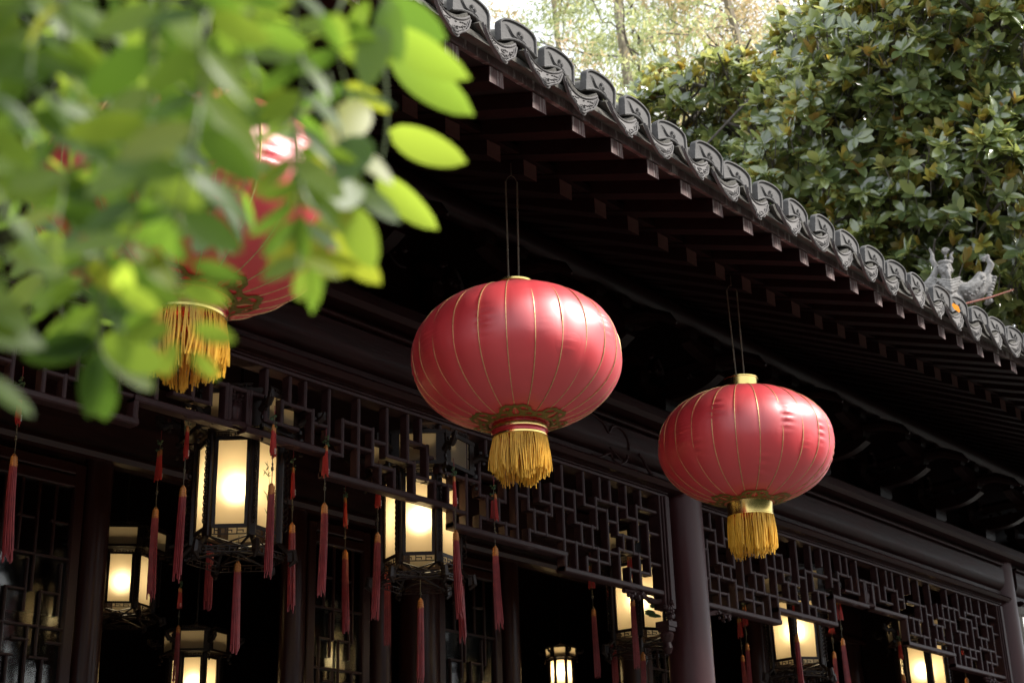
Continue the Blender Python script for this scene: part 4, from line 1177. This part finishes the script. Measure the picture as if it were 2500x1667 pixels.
# ------------------------------------------------------------------ stone warrior on the hip ridge
def statue(loc, s, rz):
    root = empty('roof_statue', loc, 'pale carved warrior figure with raised sleeve standing on the roof hip among the leaves', 'statue')
    root.scale = (s, s, s); root.rotation_euler = (0, 0, rz)
    m = MB(); B = m.ball
    # faces -Y; x to the figure's left (picture right)
    B((0, 0, .12), (.26, .20, .30), 16); B((0, .0, .38), (.22, .16, .22), 16); B((-.20, .0, .46), (.10, .11, .13), 12); B((.20, 0, .46), (.10, .11, .12), 12)
    m.tube([(0, 0, .5), (0, -.02, .66)], [.09, .08], 10)
    B((0, -.02, .78), (.118, .125, .150), 18)                       # head
    B((0, -.10, .70), (.075, .06, .06), 10); B((0, -.145, .765), (.022, .035, .030), 8); B((-.02, -.13, .75), .016, 6); B((.02, -.13, .75), .016, 6)
    for sg in (-1, 1):
        B((sg * .045, -.118, .815), (.036, .022, .014), 8)          # brows
        B((sg * .045, -.118, .788), (.020, .014, .012), 8)          # eyes
        B((sg * .06, -.105, .745), (.034, .030, .026), 8)           # cheeks
        B((sg * .12, -.0, .77), (.024, .03, .045), 8)               # ears
        m.tube([(sg * .03, -.13, .72), (sg * .07, -.125, .70), (sg * .10, -.11, .66)], [.014, .012, .006], 6)   # moustache
    B((0, -.125, .712), (.036, .016, .009), 8); m.tube([(0, -.12, .68), (.01, -.13, .60), (0, -.11, .50)], [.045, .036, .012], 8)
    # helmet with crest, two upright plumes, pompon
    m.lathe([(.135, .0), (.14, .03), (.125, .06), (.10, .11), (.055, .15), (.01, .165)], 18, Matrix.Translation((0, -.01, .85)))
    for k in range(7): B((-.11 + .037 * k, -.12 + .004 * (k - 3) ** 2, .875 + .01 * (k % 2)), .022, 7)
    m.tube([(-.13, 0, .82), (-.18, .0, .95), (-.165, 0, 1.06), (-.20, 0, 1.18)], [.05, .045, .03, .014], 8)
    m.tube([(.10, .02, .90), (.15, .02, .98), (.14, .02, 1.05), (.19, .02, 1.10)], [.035, .035, .025, .012], 8)
    m.tube([(.04, 0, .98), (.05, 0, 1.06)], .02, 6); B((.05, 0, 1.11), (.06, .05, .058), 10)
    for k in range(9):
        a = -1.2 + .3 * k; m.tube([(.05, -.03, 1.08), (.05 + .075 * math.sin(a), -.04, 1.09 + .075 * math.cos(a))], .010, 5)
    # collar folds and scarf
    for k in range(5): m.tube([(-.22 + .03 * k, -.10 - .02 * k, .58 - .05 * k), (0, -.19, .50 - .05 * k), (.20 - .02 * k, -.12, .58 - .05 * k)], .022, 7)
    m.tube([(-.13, -.02, .80), (-.20, .02, .66), (-.30, .0, .52), (-.36, 0, .42)], [.05, .06, .08, .05], 8)
    m.tube([(-.38, 0, .30), (-.40, 0, .46), (-.38, 0, .55)], [.06, .075, .05], 8)
    # raised scaly sleeve towards the figure's left, hand and ruffled cuff
    m.tube([(.16, 0, .42), (.34, -.02, .38), (.50, -.03, .50), (.58, -.03, .68)], [.13, .15, .13, .07], 12)
    m.tube([(.30, 0, .26), (.50, -.01, .36), (.66, -.01, .52), (.72, 0, .66)], [.12, .11, .09, .05], 10)
    for k in range(9): B((.60 + .022 * k, -.02, .16 + .055 * k), (.055, .06, .030), 8)
    m.tube([(.60, -.02, .62), (.70, -.02, .72), (.76, -.02, .84), (.72, -.02, .95)], [.05, .055, .06, .03], 8)
    B((.72, -.02, .98), (.045, .04, .045), 8); B((.66, -.03, .96), (.045, .025, .02), 8); B((.65, -.03, .93), (.04, .02, .015), 8); B((.65, -.03, .90), (.035, .02, .014), 8)
    q = random.Random(2)
    for k in range(34):
        u = q.random(); B((.22 + .36 * u, -.13 - q.uniform(0, .02), .30 + .26 * u * u + q.uniform(-.09, .10)), (.022, .014, .018), 6)
    o = m.build('stone_figure', M['stone'], None, (0, 0, 0), True, 60)
    o.parent = root; o.location = (0, 0, 0)
    md = o.modifiers.new('remesh', 'REMESH'); md.mode = 'VOXEL'; md.voxel_size = .010; md.use_smooth_shade = True
    b = MB(); b.tube([(.0, -.20, .04), (.62, -.16, .20), (1.02, -.14, .33)], [.016, .015, .010], 8)
    o2 = b.build('rusty_staff', M['statue_red'], None); o2.parent = root
    b = MB(); b.cbox((0, 0, -.22), (.55, .34, .30)); b.ball((.62, -.12, .16), (.05, .05, .05), 8); o3 = b.build('plinth', M['stone'], None); o3.parent = root
    return root
Pst = onY(2322, 766, 4.3)
statue(Pst + Vector((0, 0, .0)), .48, rad(-50))

# small orange dead leaf caught on a drip tile
dl = MB(); dl.add([(-.05, 0, 0), (-.02, -.02, .006), (.025, -.018, .004), (.05, 0, .010), (.02, .02, .008), (-.02, .018, .004)], [(0, 1, 2, 3, 4, 5)])
tag(dl.build('fallen_leaf', M['dry_leaf'], None), 'small orange dead leaf caught on a drip tile near the far end of the eave', 'leaf')
o = bpy.data.objects['fallen_leaf']; o.location = onY(2333, 753, 2.92); o.rotation_euler = (.5, .3, .2)

# white wall seen past the last column
ww = MB(); a_ = onY(2483, 1416, 6.0); ww.box((a_.x, 6.0, 0), (a_.x + 5, 6.3, a_.z)); tag(ww.build('garden_wall', M['white_wall'], None, (15.5, 6, 0), smooth=False), 'white plastered wall just visible past the last column at the right edge', 'wall')
# ------------------------------------------------------------------ foliage
def leaf_mesh(name, mat, L=1.0, w=.36, fold=.10, droop=.12, nseg=6, tip=1.0, tone=0.0, wave=.0):
    """a leaf of unit length along +X, base at the origin, facing +Z"""
    vs = []; fs = []
    for i in range(nseg + 1):
        t = i / nseg
        hw = w / 2 * (math.sin(math.pi * t ** .92) ** .62 if 0 < t < 1 else 0.0)
        z = -droop * t * t
        wv = wave * math.sin(t * 9)
        vs += [(t * L, -hw, z + fold * hw * 2 + wv * hw), (t * L, 0, z), (t * L, hw, z + fold * hw * 2 - wv * hw)]
    for i in range(nseg):
        a = i * 3; b = a + 3
        fs += [(a, b, b + 1, a + 1), (a + 1, b + 1, b + 2, a + 2)]
    me = bpy.data.meshes.new(name); me.from_pydata([tuple(v) for v in vs], [], fs)
    me.materials.append(mat); me.polygons.foreach_set('use_smooth', [True] * len(me.polygons)); me.update()
    return me
def frame_from(d, nrm):
    x = d.normalized(); z = (nrm - x * nrm.dot(x))
    if z.length < 1e-4: z = x.orthogonal()
    z.normalize(); y = z.cross(x)
    return Matrix((x, y, z)).transposed()

# ---- blurred leafy sprays close to the camera (a climbing plant that hangs into the view)
FL = [leaf_mesh('leaf', M['leaf'], 1, w, f, d, 8) for w, f, d in ((.42, .06, .10), (.37, .10, .18), (.45, .05, .06), (.33, .14, .24))]
FY_ = [leaf_mesh('leaf', M['leaf_yellow'], 1, w, .08, .15, 8) for w in (.46, .40)]
qL = random.Random(21)
def add_leaf(root, p, tipp, width_turn=0.0, yellow=False, nrm=None, wid=1.0):
    d = tipp - p
    toc = (CAMP - p).normalized()
    n = nrm if nrm is not None else (toc + Vector((qL.gauss(0, .5), qL.gauss(0, .5), qL.gauss(0, .5) + .5)))
    Mx = frame_from(d, n)
    o = link('leaf', qL.choice(FY_ if yellow else FL), root, p, Mx.to_euler(), scale=(d.length, d.length * wid, d.length))
    return o
def spray(label, stem_px, explicit, rnd, depth0, leafL, n_pairs, yellow=0.0):
    """stem_px: [(x, y, distance)] of the stem; explicit: [(bx,by,bd, tx,ty,td, yellow)]"""
    P = [atD(*p) for p in stem_px]
    root = empty('leafy_spray', P[0], label, 'branch', 'green sprays of the climbing plant hanging near the camera')
    Q = []
    for i in range(len(P) - 1):
        for k in range(6):
            t = k / 6
            a = P[max(i - 1, 0)]; b = P[i]; c = P[i + 1]; d = P[min(i + 2, len(P) - 1)]
            Q.append(.5 * ((2 * b) + (-a + c) * t + (2 * a - 5 * b + 4 * c - d) * t * t + (-a + 3 * b - 3 * c + d) * t ** 3))
    Q.append(P[-1])
    m = MB(); m.tube(Q, [.0016 - .0009 * k / len(Q) for k in range(len(Q))], 6); m.build('stem', M['stem'], root, P[0])
    for e in explicit:
        a = atD(*e[:3]); b = atD(*e[3:6]); toc = (CAMP - a).normalized()
        add_leaf(root, a, b, yellow=bool(e[6]) if len(e) > 6 else False, nrm=toc + Vector((e[7], 0, e[8])) if len(e) > 8 else toc - SUN_DIR * .32, wid=1.10)
    if n_pairs:
        for k in range(n_pairs):
            t = (k + .6) / n_pairs; i = min(int(t * (len(Q) - 1)), len(Q) - 2)
            p = Q[i]; tg = (Q[i + 1] - Q[i]).normalized()
            for sg in (-1, 1):
                side = tg.cross((CAMP - p).normalized()).normalized() * sg
                d = (side * qL.uniform(.7, 1.1) + tg * qL.uniform(.1, .7) + Vector((0, 0, qL.uniform(-.5, .1))) + (CAMP - p).normalized() * qL.uniform(-.3, .3)).normalized()
                add_leaf(root, p, p + d * leafL * qL.uniform(.75, 1.15), yellow=qL.random() < yellow)
        add_leaf(root, Q[-1], Q[-1] + (Q[-1] - Q[-3]).normalized() * leafL * .9)
    return root
# the sharp-edged leaves along the right side
spray('spray of large bright leaves at the right edge of the foliage',
      [(930, -60, 1.25), (935, 100, 1.25), (945, 300, 1.26), (925, 420, 1.27), (905, 480, 1.28)],
      [(948, 318, 1.26, 1128, 402, 1.24, 0), (918, 425, 1.27, 1052, 562, 1.25, 0), (950, 110, 1.25, 1120, 275, 1.2, 0), (925, 20, 1.25, 1082, 95, 1.2, 0),
       (945, 75, 1.2, 1110, 190, 1.15, 0), (930, 60, 1.1, 890, 190, 1.05, 0), (900, 0, 1.1, 840, 110, 1.1, 0), (940, 0, 1.15, 960, 130, 1.1, 0)], 0, 0, .06, 0)
spray('lowest spray with three green leaflets hanging over the lattice',
      [(262, 560, .95), (250, 700, .98), (245, 800, 1.0), (238, 850, 1.0)],
      [(232, 832, 1.0, 68, 876, .98, 0), (245, 828, 1.0, 402, 900, .97, 0), (238, 868, 1.0, 252, 1035, 1.02, 0), (300, 820, .9, 420, 800, .9, 0)], 0, 0, .05, 3)
spray('spray with yellowing leaves right of the hidden red lantern',
      [(800, 180, 1.05), (830, 330, 1.05), (840, 470, 1.06), (800, 600, 1.06)],
      [(740, 640, 1.05, 872, 655, 1.03, 1), (850, 500, 1.05, 910, 655, 1.03, 0), (760, 560, 1.0, 870, 520, 1.0, 1), (905, 260, 1.1, 800, 335, 1.05, 1), (770, 380, 1.0, 790, 480, 1.0, 1), (890, 330, 1.05, 830, 430, 1.0, 0), (760, 640, 1.0, 770, 745, 1.0, 0),
       (880, 430, 1.05, 800, 500, 1.0, 0), (760, 120, .9, 620, 70, .9, 0), (790, 30, .9, 830, 130, .9, 0), (820, 30, .95, 835, 125, .95, 0)], 0, 0, .055, 4, .3)
spray('spray of pale leaves over the fringe of the hidden red lantern',
      [(380, 560, .95), (430, 680, .95), (470, 760, .96), (500, 840, .97)],
      [(470, 795, .95, 575, 835, .95, 0), (500, 560, .9, 590, 600, .9, 0), (470, 640, .9, 590, 690, .9, 0), (430, 830, .95, 400, 920, .95, 0), (440, 700, .9, 560, 740, .9, 0), (330, 720, .9, 450, 730, .9, 0), (470, 860, .95, 530, 925, .95, 0),
       (290, 700, .9, 380, 760, .88, 0), (400, 740, .9, 300, 800, .9, 0)], 0, 0, .05, 0)
# denser, softer sprays that fill the upper left
def fill(label, x0, y0, x1, y1, d, n, L, k_leaf, yellow=.04, spread=120):
    xs_ = [x0 + (x1 - x0) * j / 4 + qL.uniform(-30, 30) for j in range(5)]; ys_ = [y0 + (y1 - y0) * j / 4 for j in range(5)]
    return spray(label, [(xs_[j], ys_[j], d + qL.uniform(-.05, .05)) for j in range(5)], [], 0, 0, L, n, yellow)
specs = [
 ('dense dark spray in the top left corner', 40, -160, 60, 300, .95, 9, .060),
 ('spray running down the left edge past the middle', -30, 200, 10, 640, .85, 8, .050),
 ('spray hanging down the left third, reaching below the lantern', 140, -100, 150, 560, .95, 10, .046),
 ('spray crossing in front of the left side of the hidden lantern', 250, 40, 215, 740, 1.0, 11, .046),
 ('dark spray down the centre of the foliage', 430, -100, 300, 640, .85, 10, .052),
 ('dark spray hanging directly over the hidden lantern', 540, -100, 440, 560, .84, 9, .050),
 ('loose spray above the highlight of the hidden lantern', 640, -140, 610, 310, 1.05, 9, .044),
 ('spray between the hidden lantern and the yellow leaves', 740, -120, 740, 520, 1.0, 10, .046),
 ('short spray at the top beside the roof edge', 860, -180, 850, 230, 1.1, 8, .045),
 ('spray of small leaves at the left middle', 60, 330, 240, 760, 1.15, 9, .046),
 ('high spray across the top of the foliage', 100, -60, 640, 40, 1.0, 10, .048),
 ('backlit spray above the hidden lantern', 280, 150, 580, 290, 1.1, 9, .046),
 ('lower left spray that ends beside the first tassel', -130, 520, -60, 960, .85, 5, .052),
 ('spray crossing the middle of the hidden lantern', 300, 330, 420, 540, 1.1, 7, .042),
 ('thin spray right of the hidden lantern', 730, 250, 700, 660, 1.0, 7, .042),
 ('background spray at the upper left', 60, 20, 260, 420, 1.45, 11, .055),
 ('background spray at the upper middle', 360, -60, 470, 360, 1.5, 11, .055),
 ('background spray at the left, behind the larger leaves', 0, 420, 180, 800, 1.5, 10, .050),
 ('background spray over the top of the hidden lantern', 560, 60, 560, 420, 1.5, 11, .050),
 ('spray hanging in front of the upper left of the hidden lantern', 380, 120, 330, 560, 1.2, 12, .048),
 ('spray hanging across the front of the hidden lantern', 470, 200, 400, 500, 1.25, 10, .048),
 ('short spray beside the highlight of the hidden lantern', 600, 420, 520, 580, 1.2, 6, .042),
]
for sp_ in specs:
    fill(*sp_[:1], *sp_[1:5], sp_[5], max(4, round(sp_[6] * .78)), sp_[7] * .86, 2)

# ---- broad-leaved evergreen tree behind the roof
qT = random.Random(77)
def limb(m, a, b, r0, r1, wob, n=8, q=qT):
    P = []; L = (b - a).length
    for k in range(n + 1):
        t = k / n
        P.append(a.lerp(b, t) + Vector((q.gauss(0, 1), q.gauss(0, 1), q.gauss(0, 1))) * wob * L * math.sin(math.pi * t))
    m.tube(P, [r0 + (r1 - r0) * k / n for k in range(n + 1)], 6)
    return P
def join_leaves(name, items, mats, parent, kind='stuff'):
    """items: (matrix 4x4, leaf variant, material index); one joined mesh"""
    vs = []; fs = []; mi = []; tone = []
    for Mx, lv, k, t in items:
        b = len(vs)
        for v in lv[0]: vs.append(tuple(Mx @ v))
        for f in lv[1]: fs.append(tuple(i + b for i in f)); mi.append(k)
        tone += [t] * len(lv[0])
    me = bpy.data.meshes.new(name); me.from_pydata(vs, [], fs)
    for m_ in mats: me.materials.append(m_)
    me.polygons.foreach_set('material_index', mi); me.polygons.foreach_set('use_smooth', [True] * len(fs))
    at = me.attributes.new('tone', 'FLOAT', 'POINT'); at.data.foreach_set('value', tone)
    me.update()
    o = link(name, me, parent, W[parent.name] if parent else (0, 0, 0))
    if parent: o.location = (0, 0, 0); 
    o['kind'] = kind
    return o
def raw_leaf(w, fold, droop, nseg=5):
    vs = []; fs = []
    for i in range(nseg + 1):
        t = i / nseg; hw = w / 2 * (math.sin(math.pi * t ** .95) ** .62 if 0 < t < 1 else .02)
        z = -droop * t * t
        vs += [Vector((t, -hw, z + fold * hw)), Vector((t, 0, z)), Vector((t, hw, z + fold * hw))]
    for i in range(nseg):
        a = i * 3; b = a + 3; fs += [(a, b, b + 1, a + 1), (a + 1, b + 1, b + 2, a + 2)]
    return vs, fs
def magnolia(label, base, blobs, n_clusters, leafL, seed):
    q = random.Random(seed)
    root = empty('evergreen_tree', base, label, 'tree', 'glossy broad-leaved evergreens behind the roof')
    B = Vector(base)
    tr = MB(); top = B + Vector((q.uniform(-.3, .3), q.uniform(-.3, .3), 7.0))
    P = limb(tr, B, top, .26, .16, .02); tr.build('trunk', M['bark'], root, B)
    tocam = (CAMP - B); tocam.z = 0; tocam = (tocam.normalized() + Vector((.2, -.5, 0))).normalized()
    lm = MB()
    for c, r in blobs:
        c = Vector(c); s = P[q.randrange(3, len(P))]
        PP = limb(lm, s, c, .10, .035, .07)
        for k in range(5):
            e = c + tocam * r[0] * 1.02 + Vector((q.gauss(0, .4) * r[0], q.gauss(0, .4) * r[1], q.gauss(.1, .6) * r[2]))
            limb(lm, PP[q.randrange(4, 9)], e, .028, .010, .12, 7)
        for k in range(9):
            d = Vector((q.gauss(0, 1), q.gauss(0, 1), q.gauss(0, 1) * .8)).normalized()
            e = c + Vector((d.x * r[0], d.y * r[1], d.z * r[2])) * .85
            limb(lm, PP[q.randrange(4, 9)], e, .022, .007, .10, 6)
    lm.build('limbs', M['twig'], root, B)
    items = []
    tot = sum(b[1][0] * b[1][1] * b[1][2] for b in blobs) ** 1
    LV_ = [raw_leaf(.46, .25, .10), raw_leaf(.42, .4, .22), raw_leaf(.50, .15, .05), raw_leaf(.44, .3, -.06)]
    tw = MB()
    for k in range(n_clusters):
        w = [b[1][0] * b[1][2] for b in blobs]
        c, r = q.choices(blobs, w)[0]
        c = Vector(c)
        d = Vector((q.gauss(0, 1), q.gauss(0, 1), q.gauss(0, 1))).normalized()
        rr = q.uniform(.55, 1.0) ** .5
        p = c + Vector((d.x * r[0], d.y * r[1], d.z * r[2])) * rr
        p += Vector((noise.noise(p * 1.3), noise.noise(p * 1.3 + Vector((9, 0, 0))), noise.noise(p * 1.3 + Vector((0, 9, 0))))) * .35
        ax = (d * .5 + tocam * .75 + Vector((0, 0, .7)) + Vector((q.gauss(0, .4), q.gauss(0, .4), q.gauss(0, .3)))).normalized()
        tw.tube([p - ax * .16, p], [.005, .004], 4)
        young = q.random() < (.40 if d.z > .2 else .22)
        nl = q.randint(6, 9)
        u = ax.orthogonal().normalized(); v = ax.cross(u)
        for j in range(nl):
            a = j * 2.4 + q.uniform(-.4, .4); el = q.uniform(.1, .9) if not young else q.uniform(.7, 1.3)
            dirv = (u * math.cos(a) + v * math.sin(a)) * math.cos(el) + ax * math.sin(el)
            L = leafL * q.uniform(.65, 1.15) * (.85 if young else 1)
            Mx = frame_from(dirv, ax + Vector((q.gauss(0, .2), q.gauss(0, .2), q.gauss(0, .2)))).to_4x4()
            Mx = Matrix.Translation(p + ax * (.02 * j / nl)) @ Mx @ Matrix.Scale(L, 4)
            items.append((Mx, q.choice(LV_), 1 if young and q.random() < .8 else 0, q.random(), (p - CAMP).length))
    tw.build('twigs', M['twig'], root, B)['kind'] = 'stuff'
    items.sort(key=lambda i: i[4])
    # leaves that show largest as single parts
    me0 = [leaf_mesh('leaf', M['magnolia'], 1, .42, .15, .10, 5), leaf_mesh('leaf', M['magnolia'], 1, .38, .2, .2, 5)]
    me1 = [leaf_mesh('leaf', M['magnolia_new'], 1, .42, .15, .05, 5)]
    for it in items[:300]:
        Mx = it[0]; o = link('leaf', q.choice(me1 if it[2] else me0), root, Mx.translation, Mx.to_euler(), scale=Mx.to_scale()[0])
    Ti = Matrix.Translation(-B)
    o = join_leaves('foliage', [(Ti @ i[0], i[1], i[2], i[3]) for i in items[300:]], [M['magnolia'], M['magnolia_new']], root)
    o.location = (0, 0, 0)
    return root
def blob(x, y, t, rx, ry, rz): return (tuple(atD(x, y, t)), (rx, ry, rz))
# near tree fills the right side of the picture above the eave
magnolia('big glossy evergreen right behind the roof, filling the right side', (13.6, 6.4, 0),
   [blob(2300, 240, 14.5, 1.5, 1.5, 1.1), blob(2480, 480, 14.0, 1.3, 1.3, 1.1), blob(2120, 420, 14.5, 1.2, 1.3, 1.0), blob(2420, 60, 14.5, 1.4, 1.4, .9), blob(2260, 620, 14.5, 1.2, 1.2, .9), blob(2560, 760, 15.0, 1.4, 1.4, 1.2), blob(2130, 90, 15.0, .9, 1.1, .7), blob(2500, 250, 15, 1.5, 1.5, 1.2)], 5800, .168, 5)
magnolia('lower evergreen with yellow-green tips seen just over the roof tiles', (14.2, 9.4, 0),
   [blob(1760, 300, 16.5, 1.0, 1.2, .62), blob(1930, 380, 16.5, 1.2, 1.3, .9), blob(1680, 235, 16.5, .45, .8, .38), blob(1860, 500, 16.5, 1.2, 1.3, .9), blob(2050, 560, 16.5, 1.3, 1.3, .9), blob(2020, 250, 17, .8, 1.0, .6), blob(1990, 130, 17, .55, .8, .5), blob(2200, 450, 17, 1.2, 1.2, 1.4)], 4300, .168, 8)

# ---- tall feathery trees far behind, pale against the bright sky
def feather(label, px, d, h, r, n, seed, top=None, rust=.2):
    q = random.Random(seed)
    g0 = atD(px, 300, d); base = Vector((g0.x, g0.y, 0))
    root = empty('feathery_tree', base, label, 'tree', 'tall pale conifers far behind the roof')
    tr = MB(); P = limb(tr, base, base + Vector((q.uniform(-.5, .5), q.uniform(-.5, .5), h)), .24, .05, .006, 14, q); tr.build('trunk', M['pale_bark'], root, base)
    br = MB(); items = []
    lv = [([Vector((0, 0, 0)), Vector((.45, -.10, .02)), Vector((1, 0, -.1)), Vector((.45, .10, .02))], [(0, 1, 2, 3)]), ([Vector((0, 0, 0)), Vector((.5, -.16, 0)), Vector((1, 0, -.2)), Vector((.5, .14, .0))], [(0, 1, 2, 3)])]
    nb = 70
    for k in range(nb):
        z = h * (.30 + .68 * k / nb); a = q.uniform(0, 6.283); L = r * (1.15 - .75 * (z / h)) * q.uniform(.6, 1.1)
        s = base + Vector((0, 0, z)); e = s + Vector((math.cos(a) * L, math.sin(a) * L, L * q.uniform(.15, .6)))
        PB = limb(br, s, e, .045 * (1.2 - z / h), .010, .05, 6, q)
        cl = [s.lerp(e, q.uniform(.25, 1.05)) + Vector((q.gauss(0, .45), q.gauss(0, .45), q.gauss(-.1, .32))) for _ in range(7)]
        for j in range(int(n / nb)):
            p = q.choice(cl) + Vector((q.gauss(0, .19), q.gauss(0, .19), q.gauss(-.05, .13)))
            d_ = Vector((q.gauss(0, 1), q.gauss(0, 1), q.gauss(-.7, .5))).normalized()
            Mx = Matrix.Translation(p - base) @ frame_from(d_, Vector((q.gauss(0, 1), q.gauss(0, 1), 1))).to_4x4() @ Matrix.Scale(q.uniform(.09, .20), 4)
            items.append((Mx, q.choice(lv), 1 if noise.noise(p * .45 + Vector((seed, 0, 0))) > .28 - rust else 0, q.random()))
    br.build('limbs', M['twig'], root, base)
    o = join_leaves('foliage', items, [M['feather'], M['feather_rust']], root); o.location = (0, 0, 0)
feather('tall feathery conifer whose trunk rises straight above the near roof tiles', 1570, 30, 27, 4.2, 32000, 3)
feather('slim feathery conifer between the tall one and the evergreen', 1790, 33, 27, 3.4, 32000, 4)
feather('feathery conifer nearest the open sky at the roof edge', 1375, 36, 25, 3.2, 24000, 5, rust=.1)
feather('rust tinged feathery conifer partly behind its neighbour', 1660, 42, 31, 4.5, 30000, 6, rust=.3)
feather('feathery conifer mostly hidden behind the glossy evergreen', 2050, 36, 30, 4.5, 10000, 9)
feather('feathery conifer far right behind the evergreen', 2420, 38, 28, 4.8, 9000, 11)
